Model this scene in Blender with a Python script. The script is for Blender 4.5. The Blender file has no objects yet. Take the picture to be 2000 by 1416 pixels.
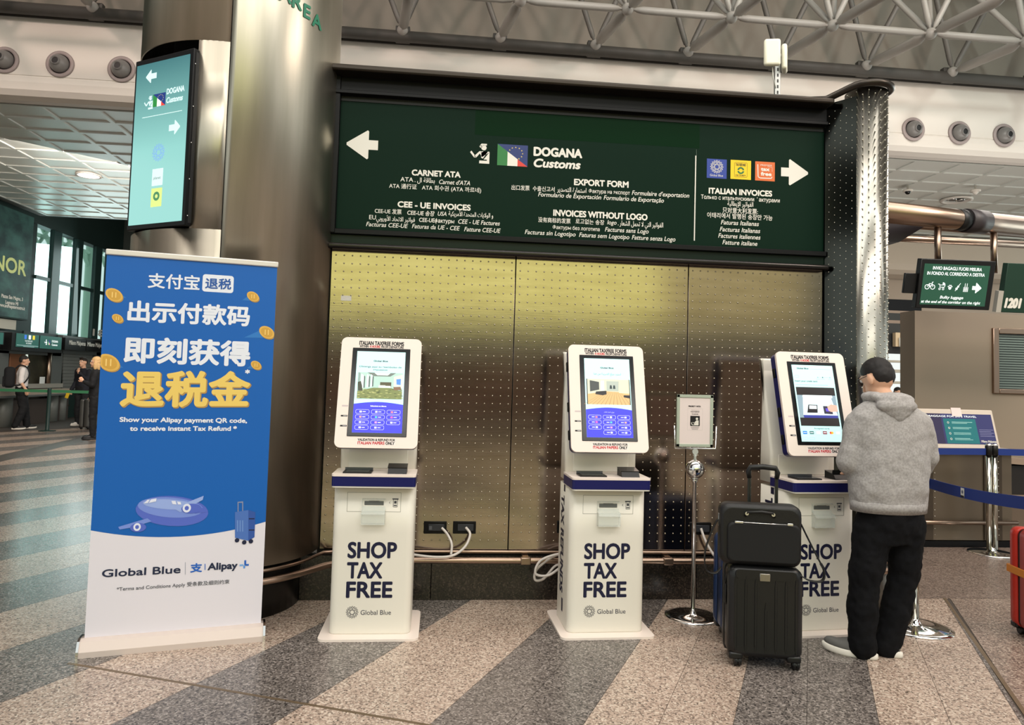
import bpy, bmesh, math, random
import numpy as np
from math import sin, cos, pi, radians, hypot, sqrt, atan2, tan
from mathutils import Vector, Matrix
S = bpy.context.scene
COL = S.collection
random.seed(7)

# ---------------------------------------------------------------- camera
FPX, PCX, PCY = 1390.0, 1000.0, 666.0
YAW, PITCH, ROLL, EYE = 0.09866577, 0.05290405, 0.02815063, 1.53
CAMP = Vector((0, 0, EYE))
_f = Vector((sin(YAW)*cos(PITCH), cos(YAW)*cos(PITCH), sin(PITCH)))
_r0 = Vector((cos(YAW), -sin(YAW), 0)); _u0 = _r0.cross(_f)
_r = _r0*cos(ROLL) + _u0*sin(ROLL); _u = -_r0*sin(ROLL) + _u0*cos(ROLL)
cd = bpy.data.cameras.new('camera'); cam = bpy.data.objects.new('camera', cd); COL.objects.link(cam)
cam.matrix_world = Matrix(((_r.x, _u.x, -_f.x, 0), (_r.y, _u.y, -_f.y, 0), (_r.z, _u.z, -_f.z, EYE), (0, 0, 0, 1)))
cd.sensor_fit = 'HORIZONTAL'; cd.sensor_width = 36; cd.lens = 36*FPX/2000
cd.shift_x = 0; cd.shift_y = -(708-PCY)/2000
cd.clip_start = 0.05; cd.clip_end = 300
S.camera = cam

# ---------------------------------------------------------------- world, lights, exposure
S.view_settings.view_transform = 'Standard'; S.view_settings.look = 'None'
S.view_settings.gamma = 1; S.view_settings.use_curve_mapping = False
S.view_settings.exposure = 0.30
W = bpy.data.worlds.new('daylight'); W.use_nodes = True; S.world = W
bg = W.node_tree.nodes['Background']; bg.inputs[0].default_value = (0.76, 0.80, 0.77, 1); bg.inputs[1].default_value = 1.0
def lamp(kind, name, loc, to, power, col=(1, 1, 1), size=1.0, sy=None, spot=60):
    d = bpy.data.lights.new(name, kind); d.energy = power; d.color = col
    if kind == 'AREA':
        d.shape = 'RECTANGLE'; d.size = size; d.size_y = sy or size
    elif kind == 'SPOT':
        d.spot_size = radians(spot); d.spot_blend = 0.5; d.shadow_soft_size = size
    o = bpy.data.objects.new(name, d); COL.objects.link(o); o.location = loc
    o.rotation_euler = (Vector(to)-Vector(loc)).to_track_quat('-Z', 'Y').to_euler()
    return o
WARM = (1.0, 0.86, 0.76); COOL = (0.88, 1.0, 0.95)
lamp('AREA', 'hall_light', (1.5, -2.5, 9.4), (1.5, -1.0, 0), 620, (1, .95, .88), 12, 3)
lamp('AREA', 'hall_light', (0.5, 4.0, 9.4), (0.5, 4.0, 0), 330, (1, .95, .88), 12, 2)
lamp('AREA', 'hall_light', (2.0, -12, 9.4), (2.0, -10, 0), 520, (1, .95, .88), 14, 3)
lamp('SPOT', 'flood_light', (-7, 1.0, 8.6), (-4.5, 11, 6.2), 900, (1, .72, .62), .35, spot=75)
lamp('SPOT', 'flood_light', (6.5, 2.5, 8.8), (3.2, 11, 6.1), 700, (1, .78, .68), .35, spot=75)
lamp('SPOT', 'flood_light', (11.5, 1.0, 8.8), (8.5, 11, 5.9), 650, (.88, 1, .94), .35, spot=80)
lamp('AREA', 'bulkhead_fill', (6, 3.0, 7.0), (6, 11, 6.3), 240, (.95, .98, .95), 13, 1.0)  # this and the next: added fill to even out the bulkhead, no fixture
lamp('AREA', 'bulkhead_fill', (-6.5, 4.5, 7.2), (-6.5, 11, 6.2), 130, (1, .84, .78), 7, 1.0)
lamp('AREA', 'side_fill', (25, 14, 2.8), (5, 14, 3.6), 600, (.86, 1, .96), 10, 4)  # added out-of-view fill that brightens the coffered ceiling, no window modelled there
lamp('AREA', 'left_window_light', (-10.4, 23, 3.8), (-3, 12, 3.0), 90, (.80, 1, .98), 4, 2.6)
lamp('AREA', 'fill_light', (-6.5, 14, 5.3), (-9.5, 17.5, 0), 280, (1, .9, .8), 3, 3)
lamp('AREA', 'fill_light', (8.5, 9.0, 5.2), (7.0, 8.6, 0), 95, (1, .92, .84), 4, 2.5)
lamp('AREA', 'fill_light', (9.0, 8.4, 1.9), (10.5, 17.5, 4.8), 150, (1, .93, .86), 6, .6)  # added fill hidden behind the beige wall to brighten the far bulkhead
lamp('AREA', 'fill_light', (6.0, 2.2, 6.0), (5.5, 6.9, 1.0), 120, (1, .82, .70), 1.6, 1.6)

# ---------------------------------------------------------------- helpers
def lin(c):
    return tuple(((x/255)/12.92 if x/255 <= 0.04045 else ((x/255+0.055)/1.055)**2.4) for x in c)
MATS = {}
def mat(name, rgb=(128, 128, 128), rough=.5, metal=0., emit=0., trans=0., aniso=0., noise=None, bump=None, coat=0., alpha=1., spec=.5, ior=1.45):
    """noise=(scale,(rgb),amount[,stretch]) mixes a second colour in; bump=(scale,strength[,stretch])"""
    if name in MATS: return MATS[name]
    m = bpy.data.materials.new(name); m.use_nodes = True; nt = m.node_tree; b = nt.nodes['Principled BSDF']
    c = (*lin(rgb), 1); b.inputs['Base Color'].default_value = c
    b.inputs['Roughness'].default_value = rough; b.inputs['Metallic'].default_value = metal
    b.inputs['Transmission Weight'].default_value = trans; b.inputs['Coat Weight'].default_value = coat
    b.inputs['Specular IOR Level'].default_value = spec; b.inputs['IOR'].default_value = ior
    b.inputs['Alpha'].default_value = alpha
    if aniso: b.inputs['Anisotropic'].default_value = aniso
    if emit:
        b.inputs['Emission Color'].default_value = c; b.inputs['Emission Strength'].default_value = emit
    def coords(stretch):
        t = nt.nodes.new('ShaderNodeTexCoord'); mp = nt.nodes.new('ShaderNodeMapping')
        mp.inputs['Scale'].default_value = stretch or (1, 1, 1)
        nt.links.new(t.outputs['Object'], mp.inputs[0]); return mp.outputs[0]
    if noise:
        sc, c2, amt = noise[:3]; n = nt.nodes.new('ShaderNodeTexNoise'); n.inputs['Scale'].default_value = sc; n.inputs['Detail'].default_value = 6
        nt.links.new(coords(noise[3] if len(noise) > 3 else None), n.inputs['Vector'])
        r = nt.nodes.new('ShaderNodeMapRange'); r.inputs[1].default_value = .35; r.inputs[2].default_value = .65; r.inputs[4].default_value = amt
        nt.links.new(n.outputs['Fac'], r.inputs[0])
        mx = nt.nodes.new('ShaderNodeMix'); mx.data_type = 'RGBA'; mx.inputs[6].default_value = c; mx.inputs[7].default_value = (*lin(c2), 1)
        nt.links.new(r.outputs[0], mx.inputs[0]); nt.links.new(mx.outputs[2], b.inputs['Base Color'])
    if bump:
        n = nt.nodes.new('ShaderNodeTexNoise'); n.inputs['Scale'].default_value = bump[0]; n.inputs['Detail'].default_value = 4
        nt.links.new(coords(bump[2] if len(bump) > 2 else None), n.inputs['Vector'])
        bp = nt.nodes.new('ShaderNodeBump'); bp.inputs['Strength'].default_value = bump[1]; bp.inputs['Distance'].default_value = .01
        nt.links.new(n.outputs['Fac'], bp.inputs['Height']); nt.links.new(bp.outputs[0], b.inputs['Normal'])
    MATS[name] = m
    return m
def ink(rgb, rough=.45): return mat('ink_%02x%02x%02x' % rgb, rgb, rough)
def lit(rgb, e=.85): e *= .84; return mat('lit_%02x%02x%02x' % rgb, rgb, .3, emit=e)

def granite(name, base, dark, light, rough=.3):
    m = bpy.data.materials.new(name); m.use_nodes = True; nt = m.node_tree; b = nt.nodes['Principled BSDF']; N = nt.nodes.new; L = nt.links.new
    g = N('ShaderNodeNewGeometry')
    v = N('ShaderNodeTexVoronoi'); v.inputs['Scale'].default_value = 115; L(g.outputs['Position'], v.inputs['Vector'])
    cr = N('ShaderNodeValToRGB'); e = cr.color_ramp; sp = N('ShaderNodeSeparateColor'); L(v.outputs['Color'], sp.inputs[0]); L(sp.outputs[0], cr.inputs[0])
    e.interpolation = 'CONSTANT'
    e.elements[0].color = (*lin(dark), 1); e.elements[1].position = .30; e.elements[1].color = (*lin(base), 1)
    x = e.elements.new(.68); x.color = (*lin(light), 1)
    x = e.elements.new(.93); x.color = (*lin(tuple(int(q*.55) for q in dark)), 1)
    n = N('ShaderNodeTexNoise'); n.inputs['Scale'].default_value = 60; n.inputs['Detail'].default_value = 5; L(g.outputs['Position'], n.inputs['Vector'])
    mr = N('ShaderNodeMapRange'); mr.inputs[1].default_value = .38; mr.inputs[2].default_value = .62; L(n.outputs['Fac'], mr.inputs[0])
    mx = N('ShaderNodeMix'); mx.data_type = 'RGBA'; L(mr.outputs[0], mx.inputs[0]); L(cr.outputs[0], mx.inputs[6]); mx.inputs[7].default_value = (*lin(base), 1)
    mul = N('ShaderNodeMath'); mul.operation = 'MULTIPLY'; mul.inputs[1].default_value = .75; L(mr.outputs[0], mul.inputs[0]); L(mul.outputs[0], mx.inputs[0])
    oi = N('ShaderNodeObjectInfo'); hs = N('ShaderNodeHueSaturation'); m2 = N('ShaderNodeMapRange'); m2.inputs[3].default_value = .93; m2.inputs[4].default_value = 1.07
    L(oi.outputs['Random'], m2.inputs[0]); L(m2.outputs[0], hs.inputs['Value']); L(mx.outputs[2], hs.inputs['Color']); L(hs.outputs[0], b.inputs['Base Color'])
    b.inputs['Roughness'].default_value = rough
    MATS[name] = m; return m

def at(px, py, Y=None, X=None, Z=None):
    """the point in the hall seen at photo pixel px,py on the given plane"""
    d = _r*((px-PCX)/FPX) - _u*((py-PCY)/FPX) + _f
    t = Y/d.y if Y is not None else X/d.x if X is not None else (Z-EYE)/d.z
    return CAMP + d*t

def tag(o, label=None, cat=None, group=None, kind=None):
    if label: o['label'] = label
    if cat: o['category'] = cat
    if group: o['group'] = group
    if kind: o['kind'] = kind
    return o
def thing(name, label, cat, loc=(0, 0, 0), rz=0., group=None, kind=None):
    o = bpy.data.objects.new(name, None); COL.objects.link(o); o.location = loc; o.rotation_euler = (0, 0, rz)
    o.empty_display_size = .1
    return tag(o, label, cat, group, kind)
def copy_tree(o, parent=None):
    c = o.copy(); COL.objects.link(c)
    if parent: c.parent = parent
    for ch in list(o.children): copy_tree(ch, c)
    return c

class MB:
    """collects shapes in one mesh"""
    def __init__(s): s.bm = bmesh.new(); s.mi = 0; s.X = None
    def _v(s, p): return s.bm.verts.new(s.X @ Vector(p) if s.X is not None else p)
    def face(s, vs, smooth=False):
        try: f = s.bm.faces.new(vs)
        except ValueError: return None
        f.material_index = s.mi; f.smooth = smooth; return f
    def box(s, a, b, bev=0., seg=2):
        (x0, y0, z0), (x1, y1, z1) = a, b
        c = [s._v(p) for p in ((x0, y0, z0), (x1, y0, z0), (x1, y1, z0), (x0, y1, z0), (x0, y0, z1), (x1, y0, z1), (x1, y1, z1), (x0, y1, z1))]
        fs = [s.face([c[i] for i in q]) for q in ((3, 2, 1, 0), (4, 5, 6, 7), (0, 1, 5, 4), (1, 2, 6, 5), (2, 3, 7, 6), (3, 0, 4, 7))]
        if bev:
            es = {e for f in fs for e in f.edges}
            r = bmesh.ops.bevel(s.bm, geom=list(es), offset=bev, segments=seg, profile=.5, affect='EDGES', clamp_overlap=True)
            for f in r['faces']: f.smooth = True; f.material_index = s.mi
        return s
    def cbox(s, c, d, bev=0., seg=2):
        return s.box([c[i]-d[i]/2 for i in range(3)], [c[i]+d[i]/2 for i in range(3)], bev, seg)
    def loft(s, rings, closed=True, caps=True, smooth=True):
        R = [[s._v(p) for p in r] for r in rings]
        n = len(R[0])
        for a, b in zip(R, R[1:]):
            for i in range(n if closed else n-1):
                j = (i+1) % n; s.face([a[i], a[j], b[j], b[i]], smooth)
        if caps and closed: s.face(R[0][::-1]); s.face(R[-1])
        return s
    def tube(s, pts, r, n=10, caps=True, smooth=True):
        pts = [Vector(p) for p in pts]; rs = r if isinstance(r, (list, tuple)) else [r]*len(pts); rings = []
        t0 = (pts[1]-pts[0]).normalized(); up = Vector((0, 0, 1)) if abs(t0.z) < .9 else Vector((1, 0, 0))
        u = t0.cross(up).normalized()
        for i, p in enumerate(pts):
            t = ((pts[min(i+1, len(pts)-1)]-pts[max(i-1, 0)])).normalized()
            u = (u - t*u.dot(t)).normalized(); w = t.cross(u)
            rings.append([p+(u*cos(2*pi*k/n)+w*sin(2*pi*k/n))*rs[i] for k in range(n)])
        return s.loft(rings, True, caps, smooth)
    def lathe(s, prof, c=(0, 0, 0), n=24, smooth=True, axis='z'):
        def P(r, h, k):
            a = 2*pi*k/n
            if axis == 'z': return (c[0]+r*cos(a), c[1]+r*sin(a), c[2]+h)
            if axis == 'y': return (c[0]+r*cos(a), c[1]+h, c[2]+r*sin(a))
            return (c[0]+h, c[1]+r*cos(a), c[2]+r*sin(a))
        return s.loft([[P(max(r, 1e-4), h, k) for k in range(n)] for r, h in prof], True, True, smooth)
    def sphere(s, c, r, n=16, m=10):
        r = r if isinstance(r, (list, tuple)) else (r, r, r)
        return s.loft([[(c[0]+r[0]*sin(pi*j/m)*cos(2*pi*k/n), c[1]+r[1]*sin(pi*j/m)*sin(2*pi*k/n), c[2]-r[2]*cos(pi*j/m)) for k in range(n)] for j in [.15]+list(range(1, m))+[m-.15]])
    def prism(s, poly, a, b, plane='xz', smooth=False):
        """poly of 2D points extruded from a to b along the third axis"""
        def P(p, h): return {'xz': (p[0], h, p[1]), 'xy': (p[0], p[1], h), 'yz': (h, p[0], p[1])}[plane]
        return s.loft([[P(p, a) for p in poly], [P(p, b) for p in poly]], True, True, smooth)
    def quad(s, *ps): s.face([s._v(p) for p in ps]); return s
    def build(s, name, mats, parent=None, label=None, kind=None, recalc=True):
        me = bpy.data.meshes.new(name)
        if recalc: bmesh.ops.recalc_face_normals(s.bm, faces=s.bm.faces)
        s.bm.to_mesh(me); s.bm.free()
        for m in (mats if isinstance(mats, (list, tuple)) else [mats]): me.materials.append(m)
        o = bpy.data.objects.new(name, me); COL.objects.link(o)
        if parent: o.parent = parent
        if label: o['label'] = label
        if kind: o['kind'] = kind
        return o
def rrect(w, h, r, n=5, cx=0., cy=0.):
    P = []
    for (sx, sy, a0) in ((1, 1, 0), (-1, 1, 90), (-1, -1, 180), (1, -1, 270)):
        for i in range(n+1):
            a = radians(a0+90*i/n); P.append((cx+sx*(w/2-r)+r*cos(a), cy+sy*(h/2-r)+r*sin(a)))
    return P

# ---- flat print: text and shapes, built as thin sheets laid on a surface
_glyph = {}
AR = {0x627: (0xFE8D, 2), 0x628: (0xFE8F, 4), 0x629: (0xFE93, 2), 0x62A: (0xFE95, 4), 0x62B: (0xFE99, 4), 0x62C: (0xFE9D, 4), 0x62D: (0xFEA1, 4), 0x62E: (0xFEA5, 4), 0x62F: (0xFEA9, 2), 0x631: (0xFEAD, 2), 0x633: (0xFEB1, 4), 0x634: (0xFEB5, 4), 0x635: (0xFEB9, 4), 0x636: (0xFEBD, 4), 0x637: (0xFEC1, 4), 0x639: (0xFEC9, 4), 0x63A: (0xFECD, 4), 0x641: (0xFED1, 4), 0x642: (0xFED5, 4), 0x643: (0xFED9, 4), 0x644: (0xFEDD, 4), 0x645: (0xFEE1, 4), 0x646: (0xFEE5, 4), 0x647: (0xFEE9, 4), 0x648: (0xFEED, 2), 0x64A: (0xFEF1, 4), 0x623: (0xFE83, 2), 0x625: (0xFE87, 2)}
def arabic(t):
    out = []; prev = False; i = 0
    while i < len(t):
        c = ord(t[i])
        if c == 0x644 and i+1 < len(t) and ord(t[i+1]) in (0x627, 0x623, 0x625):
            out.append(chr({0x627: 0xFEFB, 0x623: 0xFEF7, 0x625: 0xFEF9}[ord(t[i+1])]+(1 if prev else 0))); prev = False; i += 2; continue
        if c in AR:
            b, n = AR[c]; nx = i+1 < len(t) and ord(t[i+1]) in AR and n == 4
            out.append(chr(b+((3 if nx else 1) if prev else (2 if nx else 0)))); prev = nx
        else: out.append(t[i]); prev = False
        i += 1
    return ''.join(reversed(out))
def glyphs(t, shear=0.):
    k = (t, shear)
    if k in _glyph: return _glyph[k]
    c = bpy.data.curves.new('t', 'FONT'); c.body = t; c.size = 1; c.shear = shear; c.resolution_u = 4; c.fill_mode = 'FRONT'
    o = bpy.data.objects.new('t', c); COL.objects.link(o)
    me = bpy.data.meshes.new_from_object(o.evaluated_get(bpy.context.evaluated_depsgraph_get()))
    vs = [(v.co.x, v.co.y) for v in me.vertices]; fs = [tuple(p.vertices) for p in me.polygons]
    bpy.data.objects.remove(o); bpy.data.curves.remove(c); bpy.data.meshes.remove(me)
    xs = [v[0] for v in vs] or [0, 1]
    _glyph[k] = (vs, fs, min(xs), max(xs)); return _glyph[k]
class Print:
    """M maps (u right, v up, w out of the surface) to the parent's space"""
    def __init__(s, M, step=.0004): s.M = M; s.V = []; s.F = []; s.I = []; s.mats = []; s.step = step; s.lay = 1
    def mi(s, m):
        if m not in s.mats: s.mats.append(m)
        return s.mats.index(m)
    def poly(s, pts, m, lay=None):
        w = (lay or s.lay)*s.step; b = len(s.V); s.V += [s.M @ Vector((p[0], p[1], w)) for p in pts]
        s.F.append(tuple(range(b, b+len(pts)))); s.I.append(s.mi(m)); return s
    def rect(s, x0, y0, x1, y1, m, lay=None, r=0.):
        x0, x1 = min(x0, x1), max(x0, x1); y0, y1 = min(y0, y1), max(y0, y1)
        return s.poly(rrect(x1-x0, y1-y0, r, 4, (x0+x1)/2, (y0+y1)/2) if r else [(x0, y0), (x1, y0), (x1, y1), (x0, y1)], m, lay)
    def disc(s, x, y, r, m, lay=None, n=20, ry=None):
        return s.poly([(x+r*cos(2*pi*k/n), y+(ry or r)*sin(2*pi*k/n)) for k in range(n)], m, lay)
    def line(s, pts, w, m, lay=None, closed=False):
        P = list(pts)+([pts[0]] if closed else [])
        for a, b in zip(P, P[1:]):
            l = hypot(b[0]-a[0], b[1]-a[1]) or 1; nx, ny = -(b[1]-a[1])/l*w/2, (b[0]-a[0])/l*w/2
            s.poly([(a[0]+nx, a[1]+ny), (a[0]-nx, a[1]-ny), (b[0]-nx, b[1]-ny), (b[0]+nx, b[1]+ny)], m, lay)
        return s
    def ring(s, x, y, r0, r1, m, lay=None, n=24, a0=0., a1=360.):
        for k in range(n):
            a, b = radians(a0+(a1-a0)*k/n), radians(a0+(a1-a0)*(k+1)/n)
            s.poly([(x+r0*cos(a), y+r0*sin(a)), (x+r1*cos(a), y+r1*sin(a)), (x+r1*cos(b), y+r1*sin(b)), (x+r0*cos(b), y+r0*sin(b))], m, lay)
        return s
    def text(s, t, x0, y, cap, m, x1=None, align='l', bold=0., shear=0., lay=None, slope=0.):
        """baseline y, capital height cap, from x0 to x1 (or natural width)"""
        vs, fs, a, b = glyphs(t, shear); sy = cap/.69
        sx = (x1-x0)/(b-a) if x1 is not None else sy
        if x1 is None:
            wd = (b-a)*sx; x0 -= wd/2 if align == 'c' else wd if align == 'r' else 0
        w = (lay or s.lay)*s.step; k0 = s.mi(m)
        offs = [(0, 0)] if not bold else [(bold*cap*cos(k*pi/4), bold*cap*sin(k*pi/4)) for k in range(8)]
        for q_, (dx, dy) in enumerate(offs):
            o = len(s.V); w = (lay or s.lay)*s.step+q_*.00004
            s.V += [s.M @ Vector((x0+(vx-a)*sx+dx, y+vy*sy+dy+(x0+(vx-a)*sx-x0)*slope, w)) for vx, vy in vs]
            s.F += [tuple(i+o for i in f) for f in fs]; s.I += [k0]*len(fs)
        return s
    def build(s, name='print', parent=None, label=None):
        me = bpy.data.meshes.new(name); me.from_pydata(s.V, [], s.F)
        for m in s.mats: me.materials.append(m)
        me.polygons.foreach_set('material_index', s.I); me.update()
        o = bpy.data.objects.new(name, me); COL.objects.link(o)
        if parent: o.parent = parent
        if label: o['label'] = label
        return o
def frame(o, r, u):
    r = Vector(r).normalized(); u = Vector(u).normalized(); n = r.cross(u)
    return Matrix(((r.x, u.x, n.x, o[0]), (r.y, u.y, n.y, o[1]), (r.z, u.z, n.z, o[2]), (0, 0, 0, 1)))

def organic(mb, name, m, parent=None, voxel=.012, smooth=6, label=None, disp=None, fac=.5):
    """fuses overlapping volumes into one continuous skin"""
    o = mb.build(name, m, None)
    r = o.modifiers.new('r', 'REMESH'); r.mode = 'VOXEL'; r.voxel_size = voxel; r.use_smooth_shade = True
    sm = o.modifiers.new('s', 'SMOOTH'); sm.iterations = smooth; sm.factor = fac
    if disp:
        for sc, st in disp:
            tx = bpy.data.textures.new('folds', 'CLOUDS'); tx.noise_scale = sc; tx.noise_depth = 1
            d = o.modifiers.new('d', 'DISPLACE'); d.texture = tx; d.strength = st; d.mid_level = .5; d.texture_coords = 'LOCAL'
    me = bpy.data.meshes.new_from_object(o.evaluated_get(bpy.context.evaluated_depsgraph_get()))
    me.name = name; bpy.data.objects.remove(o)
    me.materials.clear(); me.materials.append(m)
    for p in me.polygons: p.use_smooth = True
    o = bpy.data.objects.new(name, me); COL.objects.link(o)
    if parent: o.parent = parent
    if label: o['label'] = label
    return o
def cap(mb, a, ra, b, rb, n=12, k=4):
    """tapered capsule"""
    a, b = Vector(a), Vector(b); t = (b-a).normalized()
    pts = []; rs = []
    for i in range(k+1):
        q = -pi/2+pi/2*i/k; pts.append(a+t*ra*sin(q)); rs.append(max(ra*cos(q), .001))
    for i in range(k+1):
        q = pi/2*i/k; pts.append(b+t*rb*sin(q)); rs.append(max(rb*cos(q), .001))
    mb.tube(pts, rs, n)
def oval(mb, rings, n=20):
    """rings of (centre, half width vector angle rz, rx, ry)"""
    mb.loft([[(c[0]+rx*cos(t)*cos(rz)-ry*sin(t)*sin(rz), c[1]+rx*cos(t)*sin(rz)+ry*sin(t)*cos(rz), c[2]+(c[3] if len(c) > 3 else 0)*sin(t)) for t in [2*pi*k/n for k in range(n)]] for c, rz, rx, ry in rings])
# ---------------------------------------------------------------- materials
steel_wall = mat('brushed_steel', (168, 154, 146), .12, 1., bump=(7, .018, (.3, 1, 40)), noise=(3, (150, 136, 124), .6, (1, 1, 6)))
stud_m = mat('stud_steel', (172, 164, 146), .22, 1.)
steel_col = mat('column_steel', (190, 183, 168), .34, 1., bump=(5, .04, (8, 8, .25)), noise=(2, (150, 145, 128), .5, (4, 4, .4)))
steel_pol = mat('polished_steel', (190, 186, 174), .13, 1.)
chrome = mat('chrome', (225, 225, 225), .06, 1.)
rail_m = mat('rail_steel', (156, 134, 118), .3, 1.)
black = mat('black_metal', (11, 11, 13), .4, spec=.22)
blackp = mat('black_plastic', (14, 14, 15), .45)
blackg = mat('black_gloss', (10, 10, 12), .12)
white_w = mat('white_panel', (212, 206, 198), .55)
roofg = mat('roof_panel', (128, 122, 112), .7)
white_p = mat('kiosk_white', (226, 221, 209), .32)
white_f = mat('kiosk_face', (236, 222, 212), .3)
truss_m = mat('truss_grey', (150, 147, 141), .42)
truss_d = mat('truss_dark', (70, 68, 64), .6)
brass = mat('joint_brass', (118, 100, 78), .4, .5)
green_s = mat('sign_green', (16, 37, 27), .4, spec=.06)
green_d = mat('sign_dark_green', (10, 38, 22), .35)
g_dark = granite('granite_dark', (108, 100, 95), (52, 48, 47), (156, 147, 141), .24)
g_light = granite('granite_light', (172, 151, 136), (104, 88, 78), (205, 190, 174), .25)
g_med = granite('granite_medium', (140, 121, 109), (76, 65, 60), (186, 170, 155), .28)
g_brown = granite('granite_brown', (122, 105, 95), (70, 60, 55), (160, 144, 132), .3)
g_band = granite('granite_band', (76, 66, 60), (50, 44, 42), (96, 84, 76), .3)
plinth_m = granite('plinth_granite', (38, 32, 28), (20, 17, 15), (66, 57, 49), .22)

# ---------------------------------------------------------------- floor
D2 = Vector((.4772, .8788)); N2 = Vector((.8788, -.4772))
V0, PIT, TL = -1.54, .612, 1.224
m = MB(); m.box((-14, -26, -.08), (26, 30, -.004))
floor = m.build('floor', mat('floor_joint', (70, 62, 56), .7)); tag(floor, 'polished granite floor with diagonal grey and pink beige stripes', 'floor', kind='structure')
def clip(P, n, c):
    out = []
    for i, a in enumerate(P):
        b = P[(i+1) % len(P)]; da, db = a.dot(n)-c, b.dot(n)-c
        if da <= 0: out.append(a)
        if (da < 0 < db) or (db < 0 < da): out.append(a+(b-a)*(da/(da-db)))
    return out
far = {}
def put_tile(P, m, name='tile'):
    if len(P) < 3: return
    c = sum(P, Vector((0, 0)))/len(P); dd = hypot(c.x, c.y)
    ar = abs(sum(P[i].x*P[(i+1) % len(P)].y-P[(i+1) % len(P)].x*P[i].y for i in range(len(P))))/2
    if ar < .004: return
    px = 1390*(c.x*cos(YAW)-c.y*sin(YAW))/max(.1, c.y*cos(YAW)+c.x*sin(YAW))
    near = dd < 8.5 and c.y > 2.6 and abs(px) < 1250
    k = (m.name, near)
    mb = MB() if near else far.setdefault(k, MB())
    mb.prism([(p.x, p.y) for p in P], -.02, 0, 'xy')
    if near: mb.build('tile', m, floor)
g = .0012
for i in range(-60, 40):
    v0, v1 = V0+i*PIT/2+g, V0+(i+1)*PIT/2-g
    if v0 > 1.0 or v0 < -17: continue
    dark = (i//2) % 2 == 0
    for j in range(-6, 22):
        off = .47 if dark else .13
        u0, u1 = j*TL+off+g, (j+1)*TL+off-g
        q = [D2*u0+N2*v0, D2*u1+N2*v0, D2*u1+N2*v1, D2*u0+N2*v1]
        c = (q[0]+q[2])/2
        if c.y < -3 or c.y > 23.5 or c.x < -12.5 or c.x > 8 or hypot(c.x, c.y) < 1: continue
        P = q if v1 < .93 else [p for p in clip(q, N2, .93)]
        if c.x > 2: P = clip(P, Vector((0, 1)), 4.995)
        put_tile(P, g_dark if dark else g_light)
for i in range(12):
    v0, v1 = .955+i*.61+g, .955+(i+1)*.61-g
    for j in range(-4, 12):
        u0, u1 = j*TL+.3+g, (j+1)*TL+.3-g
        P = [D2*u0+N2*v0, D2*u1+N2*v0, D2*u1+N2*v1, D2*u0+N2*v1]
        put_tile(clip(P, Vector((0, 1)), 4.995), g_med)
for i in range(16):
    for j in range(22):
        x0, y0 = 2.6+i*.92, 5.0+j*.92
        put_tile([Vector(p) for p in ((x0+g, y0+g), (x0+.92-g, y0+g), (x0+.92-g, y0+.92-g), (x0+g, y0+.92-g))], g_brown)
for (mn, _n), mb in far.items():
    mb.build('tile', MATS[mn], floor, kind='stuff')
def strip(a, b, w, z, mt, name):
    a, b = Vector(a), Vector(b); d = (b-a).normalized(); n = Vector((-d.y, d.x))*w/2
    mb = MB(); mb.prism([tuple(a+n), tuple(a-n), tuple(b-n), tuple(b+n)], -.018, z, 'xy'); return mb.build(name, mt, floor)
j1, j2 = at(160, 1300, Z=0), at(800, 1410, Z=0); dj = (j2-j1).to_2d()
strip(j1.to_2d()-dj*.05, j1.to_2d()+dj*3, .018, .0008, brass, 'brass_strip')
b1, b2 = at(1845, 1168, Z=0), at(2000, 1390, Z=0); db = (b2-b1).to_2d()
strip(b1.to_2d(), b1.to_2d()+db*2.5, .022, .0008, brass, 'brass_strip')
strip((-6.55, 7.4), (-8.25, 23.4), .42, .001, g_band, 'border_strip')

# ---------------------------------------------------------------- perforated wall
WY = 4.983
wall = thing('wall_back', 'studded brushed steel wall behind the three white kiosks', 'wall', (0, 0, 0), kind='structure')
xs = [(-.775, .503), (.508, 1.764), (1.769, 2.79)]
zb, zt = .345, 2.385
for (x0, x1) in xs:
    m = MB(); m.box((x0, WY, zb), (x1, WY+.02, zt), .002, 1); p = m.build('panel', steel_wall, wall)
    m = MB(); nx = round((x1-x0-.03)/.055)
    for i in range(nx):
        for k in range(36):
            x, z = x0+.03+i*(x1-x0-.055)/(nx-1), zt-.035-k*.0555
            n = 7
            R = [[m._v((x+r*cos(2*pi*q/n), WY+h, z+r*sin(2*pi*q/n))) for q in range(n)] for r, h in ((.0062, .001), (.0048, -.0032), (.0018, -.0047))]
            for a, b in zip(R, R[1:]):
                for q in range(n): m.face([a[q], a[(q+1) % n], b[(q+1) % n], b[q]], True)
            m.face(R[-1], True)
    m.build('stud', stud_m, p, kind='stuff')
m = MB(); m.box((-.79, WY+.012, .30), (2.80, WY+.06, 2.4)); m.build('backing', black, wall)
m = MB(); m.box((.05+-.75, WY-.002, 2.035), (.05+-.68, WY-.0005, 2.07)); m.build('sticker', ink((205, 200, 190)), wall)
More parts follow.
